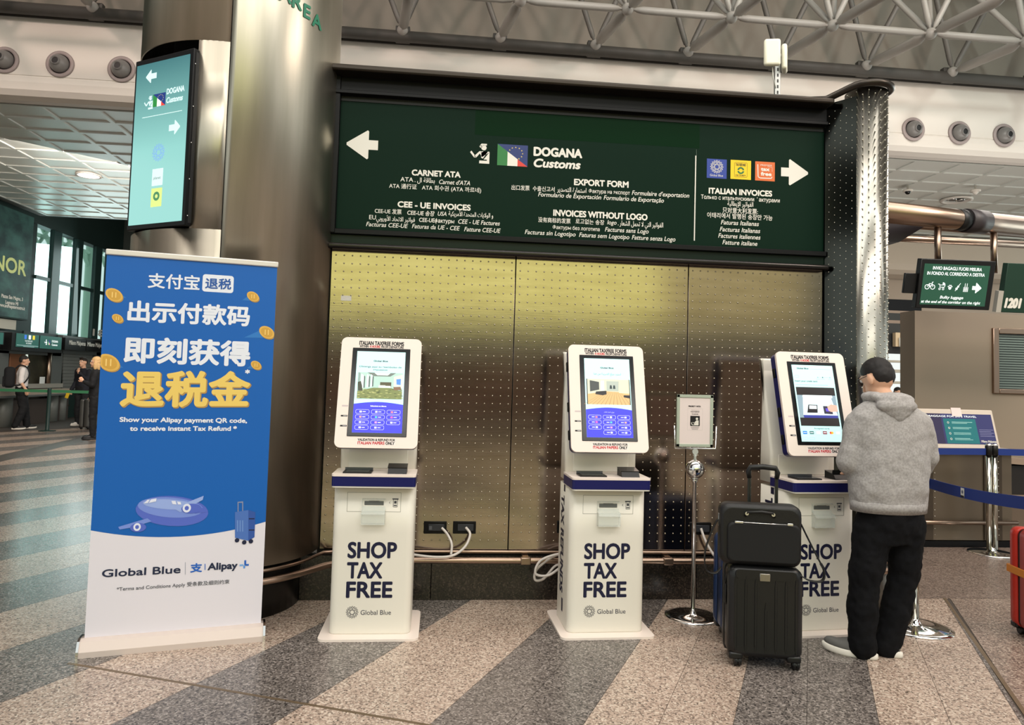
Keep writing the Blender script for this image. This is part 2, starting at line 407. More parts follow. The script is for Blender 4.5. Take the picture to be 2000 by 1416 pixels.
# plinth, trims and rails
pl = thing('baseboard_back', 'polished black granite plinth under the studded steel wall', 'baseboard', kind='structure')
for a, b in ((-.9, -.02), (-.017, .875), (.878, 1.86), (1.863, 2.86)):
    m = MB(); m.box((a, 4.99, 0), (b, 5.06, .30), .002, 1); m.build('slab', plinth_m, pl)
zl = at(1000, 1095, Y=4.90).z; zu = at(1000, 1078, Y=4.965).z
CX_, CY_, CR = -1.42, 5.0, .638
EXC = (3.05, 4.86)
tr = thing('wall_rail', 'double stainless steel bumper rail running along wall foot', 'rail')
def arc(c, r, a0, a1, n, z): return [(c[0]+r*cos(radians(a0+(a1-a0)*k/n)), c[1]+r*sin(radians(a0+(a1-a0)*k/n)), z) for k in range(n+1)]
pth = arc((CX_, CY_), .715, -200, -32, 30, zl-.005)+[(-.70, 4.76, zl), (-.58, 4.86, zl), (-.42, 4.90, zl)]+[(.4+i*.5, 4.90, zl) for i in range(5)]+[(2.72, 4.9, zl), (2.86, 4.80, zl)]+arc(EXC, .21, 198, 360, 12, zl)+[(3.26, 5.1, zl)]
m = MB(); m.tube(pth, .021, 12); m.build('lower_tube', rail_m, tr)
pth = arc((CX_, CY_), .665, -200, -16, 30, zu+.002)+[(-.74, 4.93, zu), (-.62, 4.965, zu)]+[(i*.6, 4.965, zu) for i in range(5)]+[(2.78, 4.965, zu), (2.92, 4.80, zu)]+arc(EXC, .155, 200, 360, 12, zu)
m = MB(); m.tube(pth, .011, 8); m.build('upper_tube', rail_m, tr)
for x in (-.3, .62, 1.62, 2.45):
    m = MB(); m.box((x-.035, 4.875, zl-.024), (x+.035, 4.925, zl+.024), .006); m.box((x-.02, 4.91, zl), (x+.02, 4.99, zl+.03)); m.build('bracket', rail_m, tr)

# ---------------------------------------------------------------- big round column
col = thing('column_left', 'large round brushed steel column behind the blue banner', 'column', kind='structure')
def ang(px, py=740):
    d = at(px, py, Y=5.0); d = Vector((d.x, d.y)).normalized(); c = Vector((CX_, CY_)); b = d.dot(c); q = b*b-(c.length_squared-CR*CR)
    p = d*(b-sqrt(max(q, 0))); return math.degrees(atan2(p.y-CY_, p.x-CX_)) % 360
aS = ang(418); aHR = ang(372, 400); aHL = 176.
H0, H1 = 2.37, 3.52
def sheet(a0, a1, z0, z1, seg=3.0, r=CR, th=.006):
    n = max(2, int(abs(a1-a0)/seg)); m = MB()
    P = [[(CX_+rr*cos(radians(a0+(a1-a0)*k/n)), CY_+rr*sin(radians(a0+(a1-a0)*k/n)), z) for k in range(n+1)] for rr, z in ((r-th, z0), (r, z0), (r, z1), (r-th, z1))]
    V = [[m._v(p) for p in q] for q in P]
    for a, b, sm in ((0, 1, 0), (1, 2, 1), (2, 3, 0)):
        for k in range(n): m.face([V[a][k], V[a][k+1], V[b][k+1], V[b][k]], bool(sm))
    for k in (0, n): m.face([V[q][k] for q in range(4)])
    return m
ge = .22
for (a0, a1, z0, z1) in ((aHL-40, aS, zu+.02, H0), (aHR, aS, H0, H1), (aHL-40, aS, H1, 7.4), (aHL-40, aHL, H0, H1), (aS, 372, zu+.02, 7.4), (372, 372+125, zu+.02, 7.4)):
    e0 = ge if a0 == aS else 0; e1 = -ge if a1 == aS else 0
    sheet(a0+e0, a1+e1, z0, z1).build('steel_sheet', steel_col, col)
m = MB(); m.lathe([(CR-.19, 0), (CR-.19, 7.4-.35)], (CX_, CY_, .35), 48); m.build('core', mat('recess_black', (4, 4, 5), .8), col)
m = MB(); m.lathe([(.52, 0), (.52, .40)], (CX_, CY_, 0), 48); m.build('plinth', mat('plinth_black', (10, 9, 9), .3), col)
gl = mat('green_paint', (34, 112, 84), .5)
for ch, px, py, h in (('A', 556, 2, .085), ('R', 580, 8, .085), ('E', 600, 18, .085), ('A', 620, 27, .085)):
    a = radians(ang(px, 10)); z = at(px, py+12, Y=4.55).z
    pr = Print(frame((CX_+CR*cos(a), CY_+CR*sin(a), z), (-sin(a), cos(a), 0), (0, 0, 1)), .004)
    pr.text(ch, 0, 0, h, gl, align='c', bold=.05); pr.build('letter', col)

# display in the column recess
PRp, PLp = at(371, 256, Y=4.335).to_2d(), at(256, 285, Y=4.60).to_2d()
scr = thing('column_display', 'tall teal lit arrow display set into the steel column', 'display', ((PRp.x+PLp.x)/2, (PRp.y+PLp.y)/2, 2.38), atan2(PRp.y-PLp.y, PRp.x-PLp.x))
wS = (PRp-PLp).length/2; hS = 1.075
m = MB(); m.box((-wS, 0, 0), (wS, .075, hS), .006); m.build('housing', black, scr)
m = MB(); m.box((wS-.004, .015, .02), (wS+.002, .07, hS-.02)); m.build('side_vent', blackp, scr)
scr_mat = bpy.data.materials.new('teal_screen'); scr_mat.use_nodes = True
_nt = scr_mat.node_tree; _b = _nt.nodes['Principled BSDF']; _t = _nt.nodes.new('ShaderNodeTexCoord'); _s = _nt.nodes.new('ShaderNodeSeparateXYZ'); _c = _nt.nodes.new('ShaderNodeValToRGB')
_nt.links.new(_t.outputs['Generated'], _s.inputs[0]); _nt.links.new(_s.outputs['Z'], _c.inputs[0]); _nt.links.new(_c.outputs[0], _b.inputs['Emission Color'])
_c.color_ramp.elements[0].color = (*lin((152, 214, 206)), 1); _c.color_ramp.elements[1].color = (*lin((70, 122, 126)), 1); _c.color_ramp.elements[0].position = .45
_b.inputs['Emission Strength'].default_value = .85; _b.inputs['Base Color'].default_value = (.01, .03, .03, 1); _b.inputs['Roughness'].default_value = .15
m = MB(); m.box((-wS+.02, -.003, .03), (wS-.03, .002, hS-.035)); sc_ = m.build('screen', scr_mat, scr)
wt, wt2 = lit((226, 232, 232), .8), lit((190, 215, 215), .8)
pr = Print(frame((0, -.003, 0), (1, 0, 0), (0, 0, 1)))
def arrow(pr, x0, x1, y, h, sh, m, lay=None, head=.5):
    """arrow from tail x0 to tip x1; h head height, sh shaft height"""
    xm = x1-(x1-x0)*head
    pr.poly([(x0, y-sh/2), (xm, y-sh/2), (xm, y+sh/2), (x0, y+sh/2)], m, lay)
    r = h*.04
    pr.poly([(xm, y-h/2+r), (xm+(r if x1 > x0 else -r), y-h/2), (x1, y-r), (x1, y+r), (xm+(r if x1 > x0 else -r), y+h/2), (xm, y+h/2-r)], m, lay)
def officer(pr, x, y, s, m, lay=None):
    """customs officer pictogram, s high, centred on x with foot at y"""
    T = lambda P: [(x+a*s, y+b*s) for a, b in P]
    pr.poly(T([(-.06, .90), (.28, .92), (.28, 1.0), (.02, 1.0)]), m, lay)
    pr.disc(x+.14*s, y+.80*s, .13*s, m, lay, 16); pr.poly(T([(-.04, .80), (.05, .80), (.05, .87), (-.09, .87)]), m, lay)
    pr.poly(T([(-.06, .52), (.13, .62), (.40, .62), (.42, .60)][:4]+[(.06, .33)]), m, lay)
    pr.poly(T([(.02, .62), (.34, .62), (.10, .26), (.02, .30)]), m, lay)
    pr.poly(T([(.42, .60), (.42, .02), (-.07, .02), (-.07, .16), (.30, .16), (.30, .22), (.14, .22)]), m, lay)
    pr.poly(T([(-.07, .62), (.04, .62), (-.22, .30), (-.33, .36)]), m, lay)
    pr.poly(T([(-.33, .30), (-.22, .30), (-.46, .62), (-.53, .55)]), m, lay)
def flag(pr, x0, y0, x1, y1, lay=1, E=ink):
    pr.rect(x0, y0, x1, y1, E((28, 48, 110)), lay)
    w, h = x1-x0, y1-y0
    def under(a, b): return [(x0+w*a, y0), (x0+w*b, y0), (x0+w*b, y1-h*b), (x0+w*a, y1-h*a)]
    pr.poly(under(0, .335), E((38, 120, 56)), lay+1); pr.poly(under(.335, .67), E((232, 228, 218)), lay+1); pr.poly(under(.67, .995), E((214, 60, 50)), lay+1)
    for k in range(8):
        a = radians(150-k*30); cx, cy = x0+w*.60+w*.23*cos(a), y0+h*.60+h*.28*sin(a)
        if cy > y1-h*(cx-x0)/w:
            pr.poly([(cx+(w*.03 if q % 2 == 0 else w*.012)*sin(q*pi/5), cy+(w*.03 if q % 2 == 0 else w*.012)*cos(q*pi/5)) for q in range(10)], E((226, 200, 110)), lay+1)
arrow(pr, -.055, -.15, .955, .085, .035, wt2)
officer(pr, -.11, .745, .085, wt2); flag(pr, -.075, .755, .035, .835, 1, lit)
pr.text('DOGANA', .045, .82, .033, wt2, x1=.195, bold=.05); pr.text('Customs', .045, .765, .033, wt2, x1=.185, bold=.05, shear=.2)
pr.line([(-.165, .70), (.185, .70)], .004, wt2)
arrow(pr, .08, .175, .605, .09, .038, wt2)
def sunburst(pr, x, y, r, m, lay=None, w=.06, n=16):
    P = [(x+r*(1 if k % 2 == 0 else .78)*cos(pi*k/n), y+r*(1 if k % 2 == 0 else .78)*sin(pi*k/n)) for k in range(2*n)]
    pr.line(P, r*w, m, lay, True)
    P = [(x+r*(.8 if k % 2 == 0 else .62)*cos(pi*k/n+.1), y+r*(.8 if k % 2 == 0 else .62)*sin(pi*k/n+.1)) for k in range(2*n)]
    pr.line(P, r*w, m, lay, True)
    for k in range(7):
        a = .5+k*.9; pr.line([(x+r*.62*cos(a), y+r*.62*sin(a)), (x+r*.45*cos(a+1.9), y+r*.45*sin(a+1.9)), (x+r*.6*cos(a+3.0), y+r*.6*sin(a+3.0))], r*w*.8, m, lay)
sunburst(pr, .0, .465, .055, lit((110, 150, 205), .8)); 
pr.rect(-.045, .26, .05, .365, wt2); pr.text('planet', 0, .30, .018, lit((90, 100, 100), .6), align='c', lay=2)
pr.rect(-.045, .13, .05, .245, lit((190, 205, 120), .8)); pr.ring(.002, .195, .012, .028, lit((60, 120, 80), .7), 2)
pr.build('print', sc_)
for z in (.06, .28, .5, .72, .98):
    m = MB(); m.sphere((wS+.002, .012, z), .004, 6, 4); m.build('screw', chrome, scr)

# ---------------------------------------------------------------- customs sign
sign = thing('customs_sign', 'long dark green customs direction sign with white multilingual lettering', 'sign')
GY = 4.99
m = MB(); m.box((-.80, GY, 2.50), (2.80, GY+.03, 3.50)); face_ = m.build('face_panel', green_s, sign)
m = MB(); m.box((-.80, GY-.005, 3.44), (2.80, GY+.06, 3.60)); m.build('top_recess', blackp, sign)
m = MB(); m.box((-.815, 4.84, 3.60), (2.80, 5.08, 3.645), .014, 3); m.build('top_rail', mat('rail_bronze', (52, 46, 40), .3, .7), sign)
m = MB(); m.box((-.80, 4.93, 3.475), (2.80, 5.0, 3.50), .003, 1); m.box((-.80, 4.955, 3.50), (2.80, 5.0, 3.60)); m.build('top_beam', black, sign)
m = MB(); m.box((-.80, 4.945, 2.495), (2.80, 5.0, 2.53), .003, 1); m.build('lower_ledge', black, sign)
m = MB(); m.box((-.80, 4.975, 2.42), (2.80, 5.0, 2.50)); m.build('lower_fascia', mat('fascia_green', (16, 32, 25), .3, spec=.2), sign)
m = MB(); m.box((-.80, 4.90, 2.385), (2.80, 5.0, 2.425), .016, 3); m.build('lower_rail', mat('rail_black', (40, 37, 36), .2, .6), sign)
m = MB(); m.box((-.80, 4.94, 2.50), (-.755, 5.0, 3.60), .003, 1); m.build('side_post', black, sign)
sp = Print(frame((0, GY, 0), (1, 0, 0), (0, 0, 1)), .0005)
ww = ink((226, 222, 212), .4)
def S2(px, py): p = at(px, py, Y=GY); return (p.x, p.z)
MPP = .00352
def st(t, x0, x1, y, cap, bold=0., shear=0., sl=.05, m=None, lay=2, P=None):
    a = S2(x0, y); b = S2(x1, y+sl*(x1-x0)); k = (b[0]-a[0])/(x1-x0)
    sp.text(t, a[0], a[1], cap*k, m or ww, x1=b[0], bold=bold, shear=shear, lay=lay, slope=(b[1]-a[1])/(b[0]-a[0]))
a, b = S2(929, 214), S2(1366, 290)
sp.rect(a[0], b[1], b[0], 3.46, mat('green_patch', (3, 36, 15), .4, spec=.06), 1)
I_, B_ = .22, .045
st('DOGANA', 1043, 1136, 303.5, 16, .07); st('Customs', 1043, 1133, 325.5, 15.5, .06, .2)
st('EXPORT FORM', 1121.6, 1227, 361, 11.2, .06)
st('出口发票', 999, 1034, 370, 7.5, .012); st('수출신고서', 1040.5, 1083, 372, 7.5, .012); st(arabic('استمارة التصدير'), 1088, 1145, 374, 9, .012)
st('Фактура на экспорт', 1150, 1230, 376.5, 7, .012); st("Formulaire d'exportation", 1234, 1346, 380.6, 8.4, .014, I_)
st('Formulario de Exportación', 1051, 1174, 383.5, 8.4, .014, I_); st('Formulario de Exportação', 1179, 1296.5, 390, 8.4, .014, I_)
st('INVOICES WITHOUT LOGO', 1081, 1264, 421, 11.2, .06)
st('没有商标的发票', 1051, 1114, 433, 7.5, .012); st('로고없는 송장', 1124, 1180, 436, 7.5, .012); st('logo', 1186, 1204, 438, 8, .014, I_); st('. '+arabic('الفواتير التي لا تحمل الشعار'), 1207, 1295, 440, 9, .012)
st('Фактуры без логотипа', 1079.5, 1171, 447, 7, .012); st('Factures sans Logo', 1181.5, 1266.6, 452, 8.4, .014, I_)
st('Facturas sin Logotipo', 1025, 1124, 457, 8.4, .014, I_); st('Faturas sem Logotipo', 1131, 1229, 462.5, 8.4, .014, I_); st('Fatture senza Logo', 1234, 1319, 467.5, 8.4, .014, I_)
a, b = S2(1359, 304), S2(1356, 470); sp.line([a, b], .008, ww, 2)
sp.line([S2(1360, 292), S2(1360.4, 304)], .002, ink((90, 110, 96)), 2)
st('CARNET ATA', 804.6, 899, 342, 10.8, .06)
st('ATA', 782, 807, 354, 8.5, .012); st('. '+arabic('بطاقة ال'), 810, 849, 355.5, 9, .012); st("Carnet d'ATA", 857.6, 918, 359, 8.4, .014, I_)
st('ATA 通行证', 760, 814, 366.5, 7.6, .012); st('ATA 회수권 (ATA 까르네)', 824, 939.5, 370, 7.6, .012)
st('CEE - UE INVOICES', 777, 918.6, 404, 10.8, .06)
st('CEE-UE 发票', 732, 784, 415.5, 7.6, .012); st('CEE-UE 송장', 795.5, 848.6, 419, 7.8, .02, .1); st('USA', 855, 872, 421, 8, .014, I_); st(arabic('و الولايات المتحدة الأمريكية'), 876, 963, 421, 8.5, .012)
st('EU', 721, 734, 428, 8.4, .012); st(arabic('فواتير الاتحاد الأوروبي'), 735, 810, 430, 8.5, .012); st('CEE-UEфактуры', 818.6, 887, 433, 7.8, .02, .08); st('CEE - UE Factures', 895, 976, 436.5, 8.4, .014, I_)
st('Facturas CEE-UE', 715, 796.7, 441.5, 8.4, .014, I_); st('Faturas da UE - CEE', 804.6, 898, 445.5, 8.4, .014, I_); st('Fatture CEE-UE', 906.6, 977.6, 451.5, 8.4, .014, I_)
st('ITALIAN INVOICES', 1384.6, 1507.4, 377.5, 10.2, .06)
st('Только с итальянскими фактурами', 1369, 1522.7, 388, 7.4, .015); st(arabic('الفواتير الإيطالية'), 1420.8, 1471, 401.5, 8.5, .012)
st('只对意大利发票:', 1411, 1480, 414.5, 8, .012); st('이태리에서 발행된 송장만 가능', 1381, 1508.5, 424, 7.8, .012)
st('Faturas Italianas', 1408, 1482, 438, 8.4, .014, I_); st('Facturas Italianas', 1405.7, 1484.5, 451.5, 8.4, .014, I_); st('Factures italiennes', 1402.8, 1485, 464, 8.4, .014, I_); st('Fatture italiane', 1411, 1479, 477, 8.4, .014, I_)
a, b = S2(720, 283), S2(738.4, 284.5); t_ = S2(677, 280.5); arrow(sp, b[0], t_[0], t_[1], .207, .068, ww, 2, .70)
a, b = S2(1525.4, 336), S2(1578, 338.6); arrow(sp, a[0], b[0], b[1], .198, .066, ww, 2, .71)
a = S2(940, 320); officer(sp, a[0]-.005, a[1], .146, ww, 2)
a, b = S2(972, 281), S2(1030, 326); flag(sp, a[0], b[1], b[0], a[1], 2)
# three brand squares
for k, (x0, x1, y0, y1, c) in enumerate(((1380.7, 1419, 308.6, 349.5, (36, 62, 150)), (1427, 1466.5, 311, 351.5, (238, 200, 20)), (1475, 1513, 314, 354.5, (214, 104, 44)))):
    a, b = S2(x0, y0+1), S2(x1, y1); w = b[0]-a[0]; x, y = a[0], b[1]; h = a[1]-b[1]
    sp.rect(x, y, x+w, y+h, ink(c), 2)
    if k == 0:
        sunburst(sp, x+w/2, y+h*.60, w*.33, ww, 3, .055); sp.text('Global Blue', x+w*.16, y+h*.10, h*.11, ww, x1=x+w*.82, lay=3)
    elif k == 1:
        kk = ink((40, 42, 30)); sp.line(rrect(w*.62, h*.76, w*.05, 3, x+w*.5, y+h*.5), w*.012, kk, 3, True)
        sp.text('TAX REFUND', x+w*.25, y+h*.70, h*.13, kk, x1=x+w*.74, lay=3, bold=.03)
        gg = ink((40, 110, 60)); sp.ring(x+w*.5, y+h*.46, w*.09, w*.17, gg, 3, 14, 10, 170); sp.ring(x+w*.5, y+h*.46, w*.09, w*.17, gg, 3, 14, 190, 350)
        sp.text('FOR TOURISTS', x+w*.25, y+h*.17, h*.07, kk, x1=x+w*.74, lay=3, bold=.03)
    else:
        sp.text('PREMIER', x+w*.27, y+h*.78, h*.08, ww, x1=x+w*.86, lay=3)
        sp.text('tax', x+w*.30, y+h*.53, h*.17, ww, x1=x+w*.72, lay=3, bold=.09); sp.text('free', x+w*.30, y+h*.28, h*.17, ww, x1=x+w*.82, lay=3, bold=.09)
        sp.line([(x+w*.13, y+h*.85), (x+w*.15, y+h*.2), (x+w*.25, y+h*.14), (x+w*.82, y+h*.15), (x+w*.86, y+h*.23)], w*.045, ww, 3)
        sp.line([(x+w*.62, y+h*.75), (x+w*.86, y+h*.73), (x+w*.86, y+h*.5)], w*.012, ww, 3)
sp.build('lettering', face_)

# ---------------------------------------------------------------- right end: mirror panel and small round column
endc = thing('column_right', 'slim dimpled steel column at the right end of sign wall', 'column', kind='structure')
A_, B2_ = Vector((2.795, 4.965)), Vector((2.925, 4.775))
m = MB(); m.prism([tuple(A_), tuple(B2_), (B2_.x+.02, B2_.y+.02), (A_.x+.02, A_.y+.04)], .335, 3.64, 'xy'); ap = m.build('angled_panel', mat('dark_mirror_steel', (70, 72, 68), .12, 1.), endc)
dr = (B2_-A_).normalized(); nr = Vector((dr.y, -dr.x)); m = MB()
for i in range(5):
    for k in range(58):
        q = A_+dr*(.03+i*.042); z = .38+k*.0555+(i % 2)*.0277
        m.sphere((q.x, q.y, z), .0042, 6, 4)
m.build('stud', steel_pol, ap, kind='stuff')
m = MB(); m.lathe([(.142, 0), (.145, .004), (.145, 3.36)], (*EXC, .335), 40); cyl = m.build('shaft', mat('dimpled_steel', (158, 155, 146), .24, 1.), endc)
m = MB()
for i in range(22):
    for k in range(60):
        a = 2*pi*i/22; z = .37+k*.0555+(i % 2)*.0277
        if cos(a-radians(-110)) < -.1: continue
        m.sphere((EXC[0]+.1455*cos(a), EXC[1]+.1455*sin(a), z), .0055, 6, 4)
m.build('stud', steel_pol, cyl, kind='stuff')
m = MB(); m.tube([(2.60, 4.97, 3.66), (2.78, 4.93, 3.665), (2.88, 4.78, 3.70)]+arc(EXC, .165, 215, 400, 16, 3.715), .026, 10); m.build('top_ring', mat('rail_bronze', (52, 46, 40), .3, .7), endc)
m = MB(); m.lathe([(.15, 0), (.15, .30)], (*EXC, 0), 32); m.build('base', mat('base_grey', (96, 92, 86), .35, .6), endc)
m = MB(); m.box((2.80, WY+.03, 0), (3.2, 5.3, 3.6)); m.build('return_wall', black, endc)
m = MB(); m.box((-.8, 5.04, 0), (2.82, 5.3, 3.6)); m.build('wall_core', black, wall)
# ---------------------------------------------------------------- upper hall: bulkhead, roof, coffered ceiling
BY = 11.0
m = MB(); m.prism([(BY, 6.70), (BY, 5.82), (BY+.012, 5.815), (BY+.012, 5.80), (BY, 5.795), (BY+.01, 5.72), (BY+.05, 5.62), (BY+.13, 5.55), (BY+.26, 5.52), (BY+.4, 5.52), (BY+.4, 6.70)], -14, 26, 'yz')
tag(m.build('wall_upper', white_w), 'pale horizontal bulkhead band with round air nozzles', 'wall', kind='structure')
m = MB(); m.box((-14, BY+.45, 6.4), (26, BY+.55, 9.7)); tag(m.build('wall_top', roofg), 'grey upper wall seen between the roof struts', 'wall', kind='structure')
m = MB(); m.box((-14, -2.5, 9.7), (26, 30, 9.85)); tag(m.build('ceiling', roofg), 'grey roof soffit high above the hall', 'ceiling', kind='structure')
m = MB(); m.box((-14, BY+.32, 5.60), (26, 20.4, 5.75)); low = m.build('ceiling_low', mat('ceiling_slab', (150, 152, 148), .6)); tag(low, 'low coffered metal ceiling beyond the bulkhead', 'ceiling', kind='structure')
tm = mat('ceiling_tile', (206, 208, 202), .34, .15)
w_, h_ = .85, .60
m = MB()
def ringr(a, b, z): return [(-a, -b, z), (a, -b, z), (a, b, z), (-a, b, z)]
m.loft([ringr(w_/2, h_/2, 0), ringr(w_/2, h_/2, -.02), ringr(w_/2-.035, h_/2-.035, -.02), ringr(w_/2-.05, h_/2-.05, .022), ringr(w_/2-.2, h_/2-.15, .048), ringr(.05, .04, .055)], smooth=False)
tile0 = m.build('tile', tm, low); first = True
for x0, nx in ((-11.4, 9), (5.6, 12)):
    for i in range(nx):
        for k in range(14):
            x, y = x0+w_*(i+.5), BY+.45+h_*(k+.5)
            if x < -10.9: continue
            o = tile0 if first else tile0.copy()
            if not first: COL.objects.link(o)
            first = False; o.parent = low; o.location = (x, y, 5.53)
# air nozzles
noz = None
ring_m = mat('nozzle_ring', (150, 138, 136), .5); ball_m = mat('nozzle_ball', (120, 118, 116), .35)
NP = [(10, 118), (118, 126), (238, 136), (1783, 253), (1873, 260), (1960, 265)]
def nozzle(side):
    r = thing('air_nozzle', None, 'air nozzle')
    m = MB(); m.lathe([(.200, 0), (.200, -.018), (.185, -.028), (.150, -.028), (.145, -.005), (.145, 0)], n=32, axis='y'); m.build('flange', ring_m, r)
    m = MB(); d = Vector((0, -1, 0 if side < 0 else -.16)).normalized()
    ax = d; u = ax.cross(Vector((0, 0, 1))).normalized(); w = u.cross(ax); rg = []
    for k in range(9):
        a = radians(100-k*9.5); rr, h = .135*sin(a), .135*cos(a)
        if k == 8: rr = .058; h = .120
        rg.append([Vector((0, -.02, 0))+ax*h+(u*cos(2*pi*q/24)+w*sin(2*pi*q/24))*rr for q in range(24)])
    rg.append([Vector((0, -.02, 0))+ax*.150+(u*cos(2*pi*q/24)+w*sin(2*pi*q/24))*.062 for q in range(24)])
    rg.append([Vector((0, -.02, 0))+ax*.150+(u*cos(2*pi*q/24)+w*sin(2*pi*q/24))*.052 for q in range(24)])
    rg.append([Vector((0, -.02, 0))+ax*.10+(u*cos(2*pi*q/24)+w*sin(2*pi*q/24))*.050 for q in range(24)])
    m.loft(rg); m.build('ball', ball_m, r)
    m = MB(); m.loft([[Vector((0, -.02, 0))+ax*h+(u*cos(2*pi*q/20)+w*sin(2*pi*q/20))*.049 for q in range(20)] for h in (.101, .122)]); m.build('outlet', blackp, r)
    return r
LAB = ['air nozzle third from the tall column display, cut by the picture', 'air nozzle second from the tall column display', 'air nozzle right beside the tall column display', 'air nozzle next to the slim dimpled column', 'air nozzle second from the slim dimpled column', 'air nozzle third from the slim dimpled column']
nl, nr_ = nozzle(-.25), nozzle(.45)
for k, (px, py) in enumerate(NP):
    src = nl if k < 3 else nr_
    o = src if k in (0, 3) else copy_tree(src)
    p = at(px, py, Y=BY); o.location = (p.x, BY-.002, p.z); tag(o, 'grey '+LAB[k], 'air nozzle', 'round air nozzles on the bulkhead')

# roof truss
truss = thing('roof_truss', 'grey tubular space frame under the roof above the sign', 'truss')
wn = [at(px, py, Y=10.75) for px, py in ((780, 64), (985, 78), (1163, 90), (1345, 101), (1520, 113), (1688, 124), (1855, 137))]
s0 = (wn[-1].x-wn[0].x)/6; X0 = wn[2].x; Zw = sum(p.z for p in wn)/7
n1 = [at(px, py, Y=9.45) for px, py in ((1218, 22), (1425, 35), (1630, 49), (1825, 63))]
dx1 = (sum(n1[i].x-s0*i for i in range(4))/4)-X0-s0*0; Z1 = sum(p.z for p in n1)/4
dx1 = (dx1+s0*10) % s0
def LN(i, j): return Vector((X0+s0*i+dx1*j, 10.75-1.3*j, Zw+(Z1-Zw)*j))
def UN(i, j): return Vector((X0+s0*(i+.5)+dx1*j, 10.35-1.3*j, Zw+1.75))
def strut(a, b, r, mt=truss_m, ndr=.11):
    d = (b-a).normalized(); L = (b-a).length; m = MB()
    m.tube([a+d*ndr*.6, a+d*ndr, a+d*(ndr+.02), a+d*(ndr+.12), b-d*(ndr+.12), b-d*(ndr+.02), b-d*ndr, b-d*ndr*.6], [.02, .02, .035 if r > .035 else r, r, r, .035 if r > .035 else r, .02, .02], 10)
    return m.build('strut', mt, truss)
nd = None
def node(p, r=.085):
    global nd
    if nd is None:
        m = MB(); m.sphere((0, 0, 0), r, 14, 8); nd = m.build('node', truss_m, truss); nd.location = p
    else:
        o = nd.copy(); COL.objects.link(o); o.location = p
for i in range(-7, 7):
    for j in range(3):
        node(LN(i, j))
        if j > 0 and i < 6: strut(LN(i, j), LN(i+1, j), .052)
        if j < 2: strut(LN(i, j), LN(i, j+1), .075)
        if j < 2:
            tq = truss_m if j else mat('truss_mid', (98, 95, 90), .5)
            strut(LN(i, j), UN(i, j), .042, tq); strut(LN(i, j), UN(i-1, j), .042, tq)
            if j: strut(LN(i, j), UN(i, j-1), .042); strut(LN(i, j), UN(i-1, j-1), .042)
        if j < 2 and i < 6:
            node(UN(i, j)); strut(UN(i, j), UN(i+1, j), .05)
m = MB(); m.tube([(-13, 10.82, Zw-.06), (25, 10.82, Zw-.06)], .085, 12); m.build('edge_tube', truss_d, truss)
m = MB(); m.box((-13, 10.98, 6.69), (25, 11.35, 6.86)); m.build('edge_beam', truss_d, truss)
for i in range(-7, 8):
    p = LN(i, 0); m = MB(); m.cbox((p.x, p.y+.1, p.z-.02), (.22, .10, .24), .01); m.build('bracket', truss_d, truss)

# wifi antenna on a perforated post behind the sign
p = at(1518, 195, Y=5.15); q = at(1521, 85, Y=5.15)
an = thing('antenna_unit', 'two white flat antenna boxes on a perforated post above the sign', 'antenna', (p.x, 5.15, 3.60))
hz = q.z-3.60
m = MB(); m.box((-.025, -.012, 0), (.020, .012, hz), .003, 1); po = m.build('post', mat('galvanised', (168, 170, 168), .4, .7), an)
m = MB()
for k in range(9): m.cbox((-.003, -.0125, .05+k*.045), (.012, .002, .024))
m.build('slot', blackp, po, kind='stuff')
ant = mat('antenna_white', (232, 228, 206), .5)
m = MB(); m.X = Matrix.Translation((-.075, -.06, hz-.11)) @ Matrix.Rotation(radians(-12), 4, 'Z'); m.box((-.062, -.03, -.105), (.062, .012, .105), .02, 3); m.build('antenna_box', ant, an)
m = MB(); m.X = Matrix.Translation((.045, .0, hz-.12)) @ Matrix.Rotation(radians(62), 4, 'Z'); m.box((-.06, -.03, -.10), (.06, .012, .10), .018, 3); m.build('antenna_box', ant, an)
m = MB(); m.tube([(-.06, -.04, hz-.21), (-.05, -.03, hz-.28), (-.02, -.015, hz-.36)], .004, 6); m.build('cable', ink((225, 225, 215)), an)
m = MB(); m.cbox((-.045, 0, .02), (.05, .03, .03)); m.build('clip', ink((200, 205, 90)), an)

# ---------------------------------------------------------------- behind the camera (what the steel mirrors)
m = MB(); m.box((-14, -20.3, 0), (26, -20, 2.6)); tag(m.build('wall_front', mat('shopfront', (140, 104, 86), .6, noise=(.6, (84, 64, 52), 1.))), 'dark shop fronts opposite the kiosks', 'wall', kind='structure')
m = MB(); m.box((-14, -20.3, 2.6), (26, -20, 3.9)); m.box((16, -20.3, 3.9), (26, -20, 8.2)); tag(m.build('wall_front_middle', mat('opposite_fascia', (150, 160, 156), .5)), 'grey fascia over the shops opposite', 'wall', kind='structure')
m = MB(); m.box((-14, -20.3, 8.2), (26, -20, 9.8)); tag(m.build('wall_front_top', white_w), 'white upper wall opposite the kiosks', 'wall', kind='structure')
yb = thing('light_box_sign', 'long yellow green lit advertising hoarding opposite the sign', 'sign', (0, -20, 3.9))
m = MB(); m.box((-7, -.3, .05), (9.4, 0, 4.0)); m.build('lit_face', mat('yellow_light_box', (226, 230, 146), .5, emit=1.35), yb)
m = MB(); m.box((9.5, -.3, .05), (16, 0, 4.0)); m.build('lit_face', mat('pale_wall_glow', (196, 190, 140), .5, emit=.75), yb)  # upper wall stretch made to glow, added so the steel mirrors muted yellow
m = MB(); m.box((-7.1, -.32, 0), (16, .02, .06)); m.build('border', black, yb)

